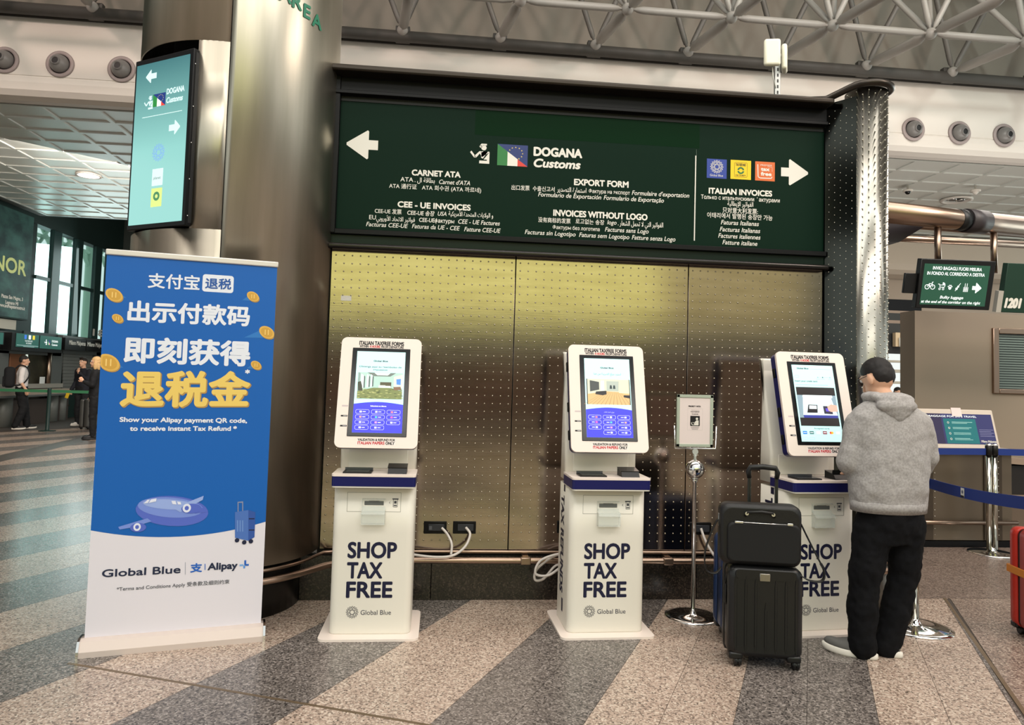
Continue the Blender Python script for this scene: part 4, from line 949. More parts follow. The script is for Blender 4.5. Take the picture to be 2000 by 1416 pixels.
def screen_home(par, img, mirror):
    pr = Print(MH @ Matrix.Translation((SX0, SV0, .0045))); w, h = SX1-SX0, SV1-SV0
    T = lambda u, v: (w*u, h*(1-v))
    E = lambda c: lit(c, .85)
    tx = E((62, 78, 92)); dk_ = E((42, 50, 62))
    pr.text('Global Blue', w*.35, h*.872, .0095, dk_, x1=w*.64, bold=.07)
    if mirror: pr.text(arabic('استرد مبلغ الضريبة من هنا'), w*.20, h*.79, .013, tx, x1=w*.80)
    else:
        pr.text('Obtenga aqui su reembolso de', w*.06, h*.798, .0105, tx, x1=w*.93, bold=.03); pr.text('impuestos', w*.35, h*.762, .0105, tx, x1=w*.64, bold=.03)
    x0, x1, y0, y1 = w*.05, w*.965, h*.41, h*.735
    if mirror: y0 += h*.0
    I = lambda u, v: (x0+(x1-x0)*u, y0+(y1-y0)*v)
    def P(pts, c, l=2): pr.poly([I(*p) for p in pts], E(c), l)
    if not mirror:
        P([(0, 0), (1, 0), (1, 1), (0, 1)], (150, 178, 168), 1)
        P([(0, .28), (.35, .42), (.75, .42), (1, .30), (1, 0), (0, 0)], (104, 112, 66))
        random.seed(3)
        for k in range(60):
            u, v = random.random(), random.random()*.36; P([(u, v), (u+.05, v+.005), (u+.03, v+.025), (u-.02, v+.02)], random.choice([(140, 146, 84), (70, 78, 44), (168, 168, 110)]), 3)
        P([(.2, 1), (.35, .86), (.72, .86), (.85, 1)], (96, 104, 98)); P([(.36, .99), (.43, .90), (.66, .90), (.72, .99)], (216, 232, 224), 3)
        P([(0, 1), (0, .28), (.05, .3), (.05, .97)], (120, 140, 134)); 
        for a, b, lo in ((.07, .13, .38), (.20, .24, .42), (.29, .32, .44)): P([(a, .93), (a, lo), (b, lo+.02), (b, .88)], (226, 240, 236), 3); P([(b, .88), (b, lo+.02), (b+.03, lo+.03), (b+.03, .84)], (70, 84, 80), 3)
        P([(.50, .64), (.50, .46), (.75, .46), (.75, .64)], (70, 66, 46)); P([(.47, .52), (.47, .42), (.62, .42), (.62, .52)], (190, 200, 186), 3); P([(.62, .50), (.62, .43), (.74, .43), (.74, .50)], (214, 218, 204), 4)
        P([(.80, .86), (.80, .50), (.88, .40), (1, .44), (1, .95)], (176, 184, 176), 3); P([(.86, .76), (.87, .56), (.96, .55), (.96, .78)], (70, 120, 190), 4); P([(.80, .46), (.82, .34), (.98, .36), (.96, .48)], (110, 84, 64), 4)
        P([(0, .62), (.02, .3), (.12, .3), (.10, .5), (.07, .66)], (52, 58, 44), 4)
    else:
        P([(0, 0), (1, 0), (1, 1), (0, 1)], (176, 178, 160), 1); P([(0, 0), (1, 0), (1, .48), (.45, .52), (0, .40)], (186, 152, 104))
        for k in range(12): P([(.1*k-.1, 0), (.1*k-.085, 0), (.40+.035*k, .50), (.395+.035*k, .50)], (150, 116, 76), 3)
        P([(.06, .94), (.06, .50), (.28, .58), (.28, .88)], (58, 62, 60)); P([(.18, .40), (.20, .50), (.45, .54), (.45, .40), (.36, .36)], (34, 32, 34), 4)
        P([(.32, .94), (.31, .54), (.40, .54), (.40, .94)], (206, 214, 208), 4); P([(.46, .92), (.46, .54), (.74, .54), (.76, .92)], (150, 158, 148), 3)
        for u in (.54, .62): P([(u, .76), (u-.01, .62), (u+.05, .62), (u+.04, .76)], (40, 52, 54), 4)
        P([(.76, .98), (.75, .46), (1, .44), (1, .98)], (206, 196, 160), 4); P([(.86, .30), (.86, .38), (1, .38), (1, .26)], (34, 32, 34), 4)
        P([(-.02, 1), (-.02, 0), (0, 0), (0, 1)], (40, 40, 44), 3); P([(1, 1), (1, 0), (1.02, 0), (1.02, 1)], (40, 40, 44), 3)
    # blue field with arched top
    bl = E((52, 52, 204)); n = 14
    pr.poly([(0, 0), (w, 0)]+[(w-w*k/n, h*(.345+.028*sin(pi*k/n))) for k in range(n+1)], bl, 1)
    wh = E((228, 230, 250))
    if mirror: pr.text(arabic('يرجى اختيار لغتك'), w*.39, h*.31, .0075, wh, x1=w*.61)
    else: pr.text('Seleccione su idioma', w*.34, h*.315, .0072, wh, x1=w*.66, bold=.05)
    cols_ = [(235, 235, 245), (230, 230, 240), (235, 120, 120), (225, 150, 130), (80, 180, 170), (240, 90, 160), (230, 230, 240), (230, 140, 190), (240, 240, 250), (235, 235, 245), (225, 225, 235)]
    for k in range(11):
        c_, r_ = k % 3, k//3
        if mirror: c_ = 2-c_
        cx, cy = w*(.185+.315*c_), h*(.252-.0635*r_)
        pr.line(rrect(w*.27, h*.048, h*.016, 3, cx, cy), .0011, wh, 2, True)
        s_ = 1 if mirror else -1
        pr.rect(cx+s_*w*.035-w*.022, cy-.005, cx+s_*w*.035+w*.022, cy+.005, E(cols_[k]), 2)
        pr.rect(cx-s_*w*.005, cy-.0018, cx-s_*w*.065, cy+.0018, wh, 2)
    return pr.build('screen_content', par)
def screen_card(par):
    pr = Print(MH @ Matrix.Translation((SX0, SV0, .0045))); w, h = SX1-SX0, SV1-SV0; E = lambda c: lit(c, .85)
    dk_ = E((42, 60, 72)); gr = E((120, 150, 158))
    pr.text('Global Blue', w*.12, h*.945, .0095, dk_, x1=w*.40, bold=.07); pr.rect(w*.44, h*.947, w*.93, h*.949, gr)
    pr.line(rrect(w*.10, h*.028, h*.012, 3, w*.09, h*.845), .001, gr, 2, True); pr.line([(w*.60, h*.84), (w*.92, h*.84)], .001, gr)
    for u in (.60, .72, .90): pr.disc(w*u, h*.84, .004, dk_ if u == .72 else gr, 2, 10); pr.rect(w*(u-.05), h*.815, w*(u+.05), h*.818, gr)
    pr.text('Insert your credit card', w*.03, h*.775, .0105, dk_, x1=w*.57, bold=.03); pr.rect(w*.04, h*.733, w*.82, h*.738, gr)
    pr.rect(w*.03, h*.20, w*.965, h*.705, E((38, 34, 34)), 1); pr.rect(w*.03, h*.305, w*.965, h*.60, E((120, 140, 152)), 2)
    pr.poly([(w*.12, h*.34), (w*.95, h*.34), (w*.83, h*.60), (w*.17, h*.60)], E((206, 228, 232)), 3); pr.poly([(w*.12, h*.34), (w*.95, h*.34), (w*.95, h*.305), (w*.13, h*.305)], E((52, 56, 130)), 3)
    pr.rect(w*.16, h*.565, w*.88, h*.60, E((222, 236, 240)), 4, .004)
    pr.poly([(w*.22, h*.37), (w*.47, h*.37), (w*.49, h*.475), (w*.27, h*.475)], E((36, 34, 38)), 4); pr.poly([(w*.28, h*.42), (w*.46, h*.42), (w*.465, h*.465), (w*.29, h*.465)], E((214, 224, 230)), 5)
    pr.poly([(w*.63, h*.36), (w*.84, h*.355), (w*.82, h*.46), (w*.62, h*.46)], E((48, 44, 60)), 4); pr.poly([(w*.68, h*.39), (w*.78, h*.39), (w*.76, h*.435), (w*.67, h*.43)], E((84, 70, 180)), 5)
    pr.poly([(w*.74, h*.40), (w*.80, h*.385), (w*.96, h*.39), (w*.96, h*.47), (w*.82, h*.485), (w*.72, h*.455)], E((196, 156, 140)), 6)
    pr.text('Accepted cards', w*.33, h*.16, .009, dk_, x1=w*.70, bold=.02)
    for u, c in ((.10, (40, 110, 190)), (.26, (70, 110, 110)), (.42, (190, 214, 216)), (.575, (120, 60, 70)), (.73, (220, 90, 50)), (.89, (190, 210, 214))):
        if .72 < u < .75: pr.disc(w*u-.004, h*.115, .0085, E((214, 60, 50)), 2, 14); pr.disc(w*u+.006, h*.115, .0085, E((234, 160, 50)), 3, 14)
        else: pr.rect(w*(u-.05), h*.095, w*(u+.05), h*.135, E(c), 2); pr.rect(w*(u-.035), h*.112, w*(u+.035), h*.119, E((235, 240, 240)), 3)
    for u in (.09, .25): pr.line(rrect(w*.13, h*.028, h*.012, 3, w*u, h*.04), .001, gr, 2, True)
    return pr.build('screen_content', par)
def body_ring(z):
    t = z/1.73; yb = .195-.05*t
    r = rrect(.474, yb+.18, .045, 5, 0, (yb-.18)/2)
    return [(x, y, z) for x, y in r]
def make_kiosk():
    k = thing('tax_free_kiosk', None, 'kiosk')
    m = MB(); m.prism(rrect(.576, .52, .04, 5, 0, -.005), 0, .013, 'xy'); m.build('base_plate', white_f, k)
    m = MB(); m.loft([body_ring(z) for z in (.013, .02, .3, .6, .875)]); bd = m.build('body', white_p, k)
    m = MB()
    def up(z): 
        t = z/1.73; yb = .195-.05*t; yf = .02+max(0, (z-1.1))*.24; return [(x, y, z) for x, y in rrect(.466, yb-yf, .02, 4, 0, (yb+yf)/2)]
    m.loft([up(z) for z in (.90, 1.1, 1.4, 1.70, 1.715)]); m.build('back_column', white_p, k)
    m = MB(); 
    for a, b in (((-.18, .016, .955), (.18, .0195, 1.085)),): m.box(a, b, .002, 1)
    m.build('recess_panel', white_p, k)
    m = MB(); m.prism(rrect(.486, .29, .02, 5, 0, -.118), .938, .950, 'xy'); m.build('shelf_top', white_f, k)
    m = MB(); m.prism(rrect(.484, .288, .02, 5, 0, -.118), .882, .938, 'xy'); m.build('blue_band', blue_k, k)
    m = MB(); m.prism(rrect(.480, .284, .02, 5, 0, -.118), .874, .882, 'xy'); m.build('shelf_underside', white_p, k)
    # devices on the shelf are fixed to it
    m = MB(); m.prism([(-.185, -.215), (-.02, -.215), (-.02, -.10), (-.185, -.10)], .950, .958, 'xy'); pad = m.build('scanner_pad', blackp, k)
    m = MB(); m.box((-.17, -.20, .958), (-.035, -.125, .9595)); m.box((-.185, -.108, .958), (-.02, -.098, .972)); m.build('scanner_glass', mat('scan_glass', (70, 72, 76), .08), pad)
    m = MB(); m.prism([(-.215, .950), (-.10, .950), (-.10, .995), (-.195, .980)], .075, .185, 'yz'); cr = m.build('card_reader', blackp, k)
    m = MB(); m.prism([(-.193, .9815), (-.102, .9965), (-.102, .9995), (-.193, .9845)], .072, .188, 'yz'); m.build('glossy_lid', blackg, cr)
    # printer panel, slot, clear chute
    m = MB()
    for a, b in (((-.157, .834), (.157, .836)), ((-.157, .722), (.157, .724)), ((-.157, .722), (-.155, .836)), ((.155, .722), (.157, .836))): m.box((a[0], -.1808, a[1]), (b[0], -.1795, b[1]))
    m.build('panel_outline', ink((150, 148, 138)), k)
    m = MB(); m.box((-.056, -.184, .762), (.056, -.178, .785), .002, 1); m.box((-.03, -.188, .782), (.03, -.178, .787)); m.build('printer_slot', ink((96, 98, 96)), k)
    m = MB(); m.box((-.068, -.20, .795), (.068, -.18, .80)); m.box((-.068, -.20, .795), (-.066, -.18, .74)); m.prism([(-.181, .755), (-.205, .735), (-.240, .72), (-.240, .717), (-.205, .731), (-.181, .751)], -.068, .068, 'yz')
    m.box((-.068, -.222, .655), (.068, -.219, .735)); m.box((-.068, -.221, .655), (-.066, -.18, .735)); m.box((.066, -.221, .655), (.068, -.18, .735)); m.box((-.068, -.221, .653), (.068, -.18, .656)); m.build('paper_chute', acr, k)
    # tilted head
    m = MB(); m.X = MH @ Matrix.Translation((HW/2, HH/2, 0)); m.prism(rrect(HW, HH, .035, 6), -.018, 0, 'xy'); m.build('screen_face', white_f, k)
    m = MB(); m.X = MH @ Matrix.Translation((HW/2, HH/2, 0)); m.prism(rrect(HW-.008, HH-.008, .033, 6), -.075, -.018, 'xy'); m.build('head_side', blue_k, k)
    m = MB(); m.X = MH
    for v in (.42, .80, .16): m.box((-.006, HH*(v-.045), -.06), (.004, HH*(v+.045), -.035), .003, 1)
    m.build('hinge', black, k)
    m = MB(); m.X = MH; m.box((HW*.142, HH*(1-.902), -.01), (HW*.862, HH*(1-.097), .003), .003, 1); m.build('bezel', blackg, k)
    m = MB(); m.X = MH; m.box((SX0, SV0, 0), (SX1, SV1, .0045)); m.build('screen', lit((172, 218, 216), .85), k)
    # body print
    pr = Print(frame((0, -.1802, 0), (1, 0, 0), (0, 0, 1)), .0005)
    for t_, x1, z in (('SHOP', .140, .455), ('TAX', .060, .338), ('FREE', .122, .226)): pr.text(t_, -.139, z, .088, navy, x1=x1, bold=.045)
    sunburst(pr, -.103, .140, .036, navy, None, .05); pr.text('Global Blue', -.054, .125, .027, navy, x1=.122)
    ic = ink((60, 62, 70)); pr.rect(.106, .795, .142, .802, ic); pr.line([(.112, .795), (.112, .752), (.136, .752), (.136, .795)], .0025, ic); pr.rect(.117, .772, .131, .787, ic, 2); pr.rect(.115, .758, .133, .764, ic, 2); pr.line([(.094, .783), (.088, .777), (.094, .771)], .002, ic)
    pr.build('print', bd)
    # side print reads downwards on the left flank
    pr = Print(frame((-.2372, 0, 0), (0, 0, -1), (0, 1, 0)), .0006)
    # with this frame u runs down, v runs towards the wall, the sheet faces -x after flipping
    pr = Print(frame((-.2375, .0, 0), (0, 0, -1), (0, -1, 0)) if False else Matrix(((0, 0, -1, -.2375), (0, -1, 0, 0), (-1, 0, 0, 0), (0, 0, 0, 1))), .0006)
    pr.text('TAX REFUNDS', -.80, -.075, .085, navy, x1=-.20, bold=.05)
    pr.rect(-.90, -.01, -.83, .03, navy); pr.rect(-.17, -.01, -.09, .03, navy); pr.build('side_print', bd)
    kprint_head(k)
    return k
k1 = make_kiosk()
KG = 'white self-service tax free kiosks'
kk_ = [(k1, (-.365, 4.49, 0), 0.0, 'white kiosk nearest the blue banner, Spanish text on its screen'), (copy_tree(k1), (1.040, 4.49, 0), radians(1.5), 'middle white kiosk with Arabic text on its screen and grey cable coil'), (copy_tree(k1), (2.405, 4.50, 0), radians(4.5), 'white kiosk the man uses, card payment picture on its screen')]
for i, (o, l, rz, lb) in enumerate(kk_):
    o.location = l; o.rotation_euler = (0, 0, rz); tag(o, lb, 'kiosk', KG)
    (screen_home(o, 0, False) if i == 0 else screen_home(o, 1, True) if i == 1 else screen_card(o))

# ---------------------------------------------------------------- roll-up banner
bc = Vector((-1.423, 4.209, 0)); brz = atan2(.23, .904)
ban = thing('roll_up_banner', 'tall blue and white roll-up banner advertising instant tax refund', 'banner', bc, brz)
Tb = Matrix.Translation(bc) @ Matrix.Rotation(brz, 4, 'Z')
Fb = Tb @ frame((0, -.012, 0), (1, 0, 0), (0, 0, 1))
Fi = Fb.inverted()
def BP(px, py):
    o = Fi @ CAMP; d = Fi.to_3x3() @ (_r*((px-PCX)/FPX) - _u*((py-PCY)/FPX) + _f); t = -o.z/d.z; return (o.x+d.x*t, o.y+d.y*t)
tl_, trr, bl_, brr = BP(205, 497), BP(535, 519), BP(165, 1245), BP(510, 1210)
hw = (brr[0]-bl_[0])/2; cx = (brr[0]+bl_[0])/2; zt2 = (tl_[1]+trr[1])/2
fab_w = mat('banner_white', (222, 218, 226), .55); blu = ink((0, 92, 176), .5); 
m = MB(); m.box((cx-hw, -.012, .07), (cx+hw, -.009, zt2)); fb = m.build('fabric', fab_w, ban)
m = MB(); m.box((cx-hw-.006, -.022, zt2-.005), (cx+hw+.006, .0, zt2+.028), .006, 2); m.build('top_bar', mat('bar_silver', (214, 208, 204), .35, .3), ban)
m = MB(); m.prism([(-.085, .0), (.085, 0), (.085, .03), (.05, .075), (-.03, .085), (-.06, .075), (-.085, .03)], cx-hw-.012, cx+hw+.012, 'yz'); m.build('cassette', mat('cassette_silver', (206, 192, 184), .5, .1), ban)
for s_ in (-1, 1):
    x = cx+s_*(hw+.012); m = MB(); m.prism([(-.092, -.0), (.09, 0), (.09, .035), (.053, .082), (-.033, .092), (-.066, .082), (-.092, .035)], min(x, x+s_*.012), max(x, x+s_*.012), 'yz'); m.build('end_cap', chrome, ban)
m = MB(); m.tube([(0, .012, .08), (0, .012, zt2)], .012, 8); m.build('support_pole', mat('bar_silver', (214, 208, 204), .35, .3), ban)
bp = Print(frame((0, -.012, 0), (1, 0, 0), (0, 0, 1)), .0006)
lft, rgt = cx-hw, cx+hw
vl, vm, vr = BP(172, 1036)[1], BP(330, 1049)[1], BP(517, 1019)[1]
n = 16; bp.poly([(lft+(rgt-lft)*k/n, (1-k/n)**2*vl+2*(1-k/n)*(k/n)*(2*vm-(vl+vr)/2)+(k/n)**2*vr) for k in range(n+1)]+[(rgt, zt2-.005), (lft, zt2-.005)], blu, 1)
bw = ink((226, 230, 240), .5); gold = ink((232, 200, 104), .5); goldd = ink((176, 140, 80), .5)
def bt(t, x0, x1, y, h, m, sl=0., bold=0., lay=3, cjk=False, y1=None, dx=0, dz=0):
    a = BP(x0, y); b = BP(x1, y1 if y1 is not None else y+sl*(x1-x0)); k = (b[0]-a[0])/(x1-x0)
    cp = h*k*(.75 if cjk else 1)
    bp.text(t, a[0]+dx, a[1]+(.06*cp if cjk else 0)+dz, cp, m, x1=b[0]+dx, bold=bold, lay=lay, slope=(b[1]-a[1])/(b[0]-a[0]))
bt('支付宝', 289, 389, 560.5, 31, bw, .05, .03, cjk=True)
a, b, c_, d_ = BP(394.7, 569), BP(457, 571), BP(457, 539.5), BP(394.7, 537)
bp.rect(a[0], a[1], c_[0], c_[1], bw, 2, .015); bt('退税', 401, 451, 562.5, 22, ink((30, 84, 160)), .04, .035, 4, True)
bt('出示付款码', 250, 486, 625, 42, bw, .042, .05, cjk=True)
bt('即刻获得', 243, 486, 705, 52, bw, .03, .055, cjk=True)
bt('退税金', 237, 486, 790, 73, goldd, 0, .06, 3, True, dx=.003, dz=-.006); bt('退税金', 236, 485, 790, 73, gold, 0, .05, 4, True)
bt('*', 479, 487, 734, 12, bw, 0, .06)
bt('Show your Alipay payment QR code,', 234, 482, 823.5, 9.2, bw, .008, .06); bt('to receive instant Tax Refund *', 254, 462, 841, 9.2, bw, 0, .06)
for x, y, r, tx_ in ((223, 576, 14, 18), (229.6, 621.7, 9, 12), (494, 579, 11, -16), (521, 649, 14, -34), (212, 708, 18, 22), (500, 713, 9.5, -14)):
    c = BP(x, y); rr = r*.00305; e = BP(x+tx_*1.3, y+abs(tx_)*.45 if r != 14 else y+abs(tx_)*.3)
    bp.poly([(c[0], c[1]+rr*.7), (c[0]-rr*.4, c[1]-rr*.8), e], ink((44, 118, 192)), 2)
    q = [(c[0]+rr*cos(t), c[1]+rr*.82*sin(t)-.25*rr*cos(t)) for t in [2*pi*k/20 for k in range(20)]]
    q = [(max(lft, min(x_, rgt)), y_) for x_, y_ in q]
    bp.poly([(max(lft, min(a_+.004, rgt)), b_-.006) for a_, b_ in q], goldd, 3); bp.poly(q, ink((222, 176, 84)), 4)
    q2 = [(min(c[0]+(x_-c[0])*.78, rgt), c[1]+(y_-c[1])*.78) for x_, y_ in q]; bp.poly(q2, ink((206, 158, 66)), 5)
    for s_ in (-.2, .2): bp.line([(c[0]+rr*s_, c[1]-rr*.35), (min(c[0]+rr*s_, rgt), c[1]+rr*.35)], rr*.12, ink((240, 204, 120)), 6)
# aeroplane
pl1, pl2, pl3, plw = ink((84, 104, 196)), ink((118, 142, 216)), ink((150, 172, 228)), ink((224, 228, 244))
c = BP(337, 997)
def E2(cx_, cy_, rx, ry, m, lay, rot=0.):
    c = BP(cx_, cy_); k = .00305; bp.poly([(c[0]+k*(rx*cos(t)*cos(rot)-ry*sin(t)*sin(rot)), c[1]+k*(rx*cos(t)*sin(rot)+ry*sin(t)*cos(rot))) for t in [2*pi*i/28 for i in range(28)]], m, lay)
def PG(pts, m, lay): bp.poly([BP(*p) for p in pts], m, lay)
E2(337, 998, 61, 27, pl1, 4, -.12); E2(334, 991, 55, 18, pl2, 5, -.12); E2(331, 985, 44, 9, pl3, 6, -.1)
PG([(231, 1029), (234, 1034), (258, 1030), (296, 1018), (288, 1012)], pl2, 5); PG([(338, 992), (352, 1000), (396, 976), (398, 968)], pl3, 7); PG([(380, 1003), (402, 1000), (398, 992), (380, 990)], pl1, 6)
E2(270, 1030, 13, 8, pl1, 6); E2(268, 1029, 6, 7, plw, 7); E2(268, 1029, 3, 3.5, pl1, 8)
E2(374, 993, 17, 9, pl1, 8); E2(365, 992, 7, 8, plw, 9); E2(365, 992, 3.5, 4, pl1, 10)
for p in ([(281, 983), (288, 976), (293, 975), (289, 982)], [(295, 975), (306, 973), (305, 979), (291, 982)], [(335, 978), (343, 978), (345, 985), (337, 984)], [(346, 979), (353, 980), (354, 985), (348, 985)]): PG(p, plw, 9)
# suitcase
sb, sb2, kd = ink((48, 84, 160)), ink((74, 112, 184)), ink((24, 30, 60))
PG([(464, 1002), (464, 980), (475, 979), (475, 1002), (473, 1002), (473, 982), (466, 982), (466, 1002)], ink((130, 140, 170)), 3)
PG([(459, 1000), (485, 996), (485, 1056), (459, 1050)], sb2, 4); PG([(485, 996), (499, 1000), (497, 1049), (485, 1056)], sb, 4)
for k in range(3): PG([(463+k*5, 1016), (465+k*5, 1016), (465+k*5, 1038), (463+k*5, 1038)], ink((110, 146, 206)), 5)
PG([(486, 1012), (497, 1012), (497, 1014), (486, 1014)], kd, 5); PG([(486, 1034), (497, 1034), (497, 1036), (486, 1036)], kd, 5)
for x, y in ((463, 1055), (477, 1059), (490, 1057)): E2(x, y, 4, 4, kd, 5)
tn = ink((28, 38, 66)); bt('Global Blue', 199.4, 352, 1127, 15.5, tn, -.055, .035)
bp.line([BP(362, 1122), BP(362, 1098)], .002, ink((120, 130, 150)), 3)
ab = ink((34, 98, 190)); bt('支', 372, 394, 1117, 18, ab, -.055, .05, cjk=True); bp.line([BP(400.5, 1113), BP(400.5, 1101)], .004, ab, 3)
bt('Alipay', 406, 463, 1113, 13.5, tn, -.055, .06)
bp.line([BP(468, 1104), BP(475, 1103.5)], .010, ink((120, 170, 225)), 3); bp.line([BP(477, 1110), BP(477, 1104)], .010, ink((90, 150, 220)), 3); bp.line([BP(479, 1094), BP(479, 1103), BP(486, 1103)], .010, ab, 4)
bt('*Terms and Conditions Apply 受条款及细则约束', 228, 448, 1154, 7, ink((90, 92, 100)), -.068, .015)
bp.build('print', fb)

# ---------------------------------------------------------------- sockets and conduits on the wall
def W3(px, py, off=0.): p = at(px, py, Y=WY-off); return (p.x, p.y, p.z)
SOC = [(828, 872, 1018, 'wall socket plate with a switch, beside the Spanish screen kiosk'), (885, 929, 1018, 'wall socket plate between the switch plate and the middle kiosk'), (1088, 1131, 1017, 'wall socket plate half hidden behind the middle kiosk'), (1346, 1388, 1020, 'wall socket plate behind the chrome sign stand')]
for k, (a, b, y, lb) in enumerate(SOC):
    p, q = W3(a, y), W3(b, y+24); s = thing('wall_socket', 'black '+lb, 'socket', (p[0], WY, q[2]), group='black wall socket plates')
    w, h = q[0]-p[0], p[2]-q[2]
    m = MB(); m.box((0, -.012, 0), (w, 0, h), .003, 1); m.build('plate', black, s)
    m = MB(); m.box((w*.2, -.018, h*.25), (w*.9, -.010, h*.8), .002, 1); m.build('module', mat('socket_module', (44, 46, 52), .4), s)
    if k == 0:
        m = MB(); m.box((w*.24, -.02, h*.35), (w*.36, -.017, h*.65)); m.build('switch', mat('socket_switch', (90, 92, 98), .3), s)
def spline(P, n=10):
    P = [Vector(p) for p in P]; Q = [P[0]*2-P[1]]+P+[P[-1]*2-P[-2]]; out = []
    for i in range(1, len(Q)-2):
        for k in range(n):
            t = k/n; a, b, c, d = Q[i-1:i+3]
            out.append(.5*((2*b)+(c-a)*t+(2*a-5*b+4*c-d)*t*t+(3*b-a-3*c+d)*t*t*t))
    return out+[P[-1]]
cw = mat('conduit_white', (214, 206, 200), .5)
def conduit(pts, label, r=.0095, extra=None):
    c = spline(pts, 26)
    # resample evenly so the ribs are regular
    L = [0]
    for a, b in zip(c, c[1:]): L.append(L[-1]+(b-a).length)
    n = int(L[-1]/.0035); out = []; j = 0
    for k in range(n+1):
        s = L[-1]*k/n
        while j < len(L)-2 and L[j+1] < s: j += 1
        out.append(c[j].lerp(c[j+1], (s-L[j])/max(1e-6, L[j+1]-L[j])))
    m = MB(); m.tube(out, [r*(1.0 if k % 2 else .84) for k in range(len(out))], 8)
    return tag(m.build('cable_conduit', cw), label, 'cable', 'white corrugated conduits')
conduit([W3(863, 1031, .02), W3(874, 1044, .05), W3(882, 1062, .08), W3(881, 1083, .10)], 'white ribbed conduit curving down from the first wall socket')
conduit([W3(910, 1030, .02), W3(918, 1044, .05), W3(908, 1068, .08), W3(884, 1085, .105), W3(850, 1088, .11), W3(806, 1083, .12), W3(770, 1075, .13)], 'white ribbed conduit from the second socket running behind first kiosk')
conduit([W3(1120, 1080, .12), W3(1085, 1085, .10), W3(1050, 1110, .10), W3(1045, 1132, .10), W3(1062, 1130, .09), W3(1085, 1105, .09), W3(1110, 1098, .11), W3(1095, 1108, .12), W3(1070, 1124, .13), W3(1046, 1120, .13), W3(1056, 1095, .13), W3(1092, 1082, .13), W3(1125, 1082, .14)], 'coiled pale conduit left of the middle kiosk')
conduit([W3(1369, 1032, .02), W3(1376, 1052, .05), W3(1388, 1075, .07), W3(1400, 1088, .08), W3(1430, 1092, .09)], 'white ribbed conduit behind the chrome sign stand')

# ---------------------------------------------------------------- sign stand
ss = at(1353, 1204, Z=0); bz = at(1355, 916, Y=ss.y)
sd_ = thing('sign_stand', 'chrome ball-topped stand holding a framed priority notice', 'stand', (ss.x, ss.y, 0))
m = MB(); m.lathe([(.182, 0), (.182, .006), (.15, .010), (.03, .016), (.02, .03), (.013, .05)], n=40); m.build('base', chrome, sd_)
m = MB(); m.lathe([(.0135, .03), (.0135, bz.z-.09), (.02, bz.z-.085), (.02, bz.z-.06)], n=16); m.build('pole', chrome, sd_)
m = MB(); m.sphere((0, 0, bz.z), .064, 28, 18); m.lathe([(.02, -.07), (.03, -.055)], (0, 0, bz.z), 16); m.build('ball', chrome, sd_)
m = MB(); m.lathe([(.012, 0), (.008, .02), (.014, .035)], (0, 0, bz.z+.06), 12); m.lathe([(.020, -.006), (.020, .006)], (0, 0, bz.z+.115), 18, axis='y'); m.build('clamp', mat('clamp_grey', (176, 180, 172), .4), sd_)
fz0, fz1 = at(1355, 873, Y=ss.y).z, at(1355, 771, Y=ss.y).z; fw = .125
m = MB(); m.tube([(-.145, 0, fz0+.14), (-.14, 0, fz0-.01), (.14, 0, fz0-.01), (.145, 0, fz0+.14)], .006, 8); m.build('bracket', chrome, sd_)
fr = thing('framed_notice', 'pale green framed paper reading priority with, on chrome stand', 'notice', (ss.x-.006, ss.y, fz0))
H_ = fz1-fz0; m = MB()
for a, b in (((-fw, 0), (-fw+.02, H_)), ((fw-.02, 0), (fw, H_)), ((-fw, 0), (fw, .02)), ((-fw, H_-.02), (fw, H_))): m.box((a[0], -.008, a[1]), (b[0], .008, b[1]), .002, 1)
m.build('frame', mat('frame_green', (168, 178, 162), .4), fr)
m = MB(); m.box((-fw+.015, -.003, .015), (fw-.015, .003, H_-.015)); pp = m.build('paper', mat('notice_paper', (226, 212, 208), .6), fr)
pr = Print(frame((0, -.003, 0), (1, 0, 0), (0, 0, 1)))
pr.text('PRIORITY WITH', -.045, H_*.765, .009, blk, x1=.038, bold=.08); pr.line([(-.05, H_*.32), (.052, H_*.32), (.052, H_*.735), (-.05, H_*.735)], .0008, ink((180, 175, 172)), None, True)
pr.text('Please bring for your', -.025, H_*.70, .004, blk, x1=.03); pr.text('VALID PASSPORT', -.03, H_*.665, .006, blk, x1=.032, bold=.05); pr.text('TO CUSTOMS', -.022, H_*.62, .006, blk, x1=.022, bold=.05)
pr.rect(-.032, H_*.40, .034, H_*.595, blk, 1, .004)
pr.disc(.014, H_*.54, .0085, ww, 2, 14); pr.poly([(-.004, H_*.415), (.026, H_*.415), (.026, H_*.51), (.010, H_*.51), (-.006, H_*.46)], ww, 2); pr.line([(-.024, H_*.47), (-.020, H_*.425), (-.004, H_*.42)], .004, ww, 2); pr.line([(-.016, H_*.47), (.006, H_*.455)], .003, ww, 2)
for k in range(3): pr.rect(-.028+.004*k, H_*(.375-.02*k), .030-.004*k, H_*(.382-.02*k), ink((120, 116, 114)))
pr.build('print', pp)

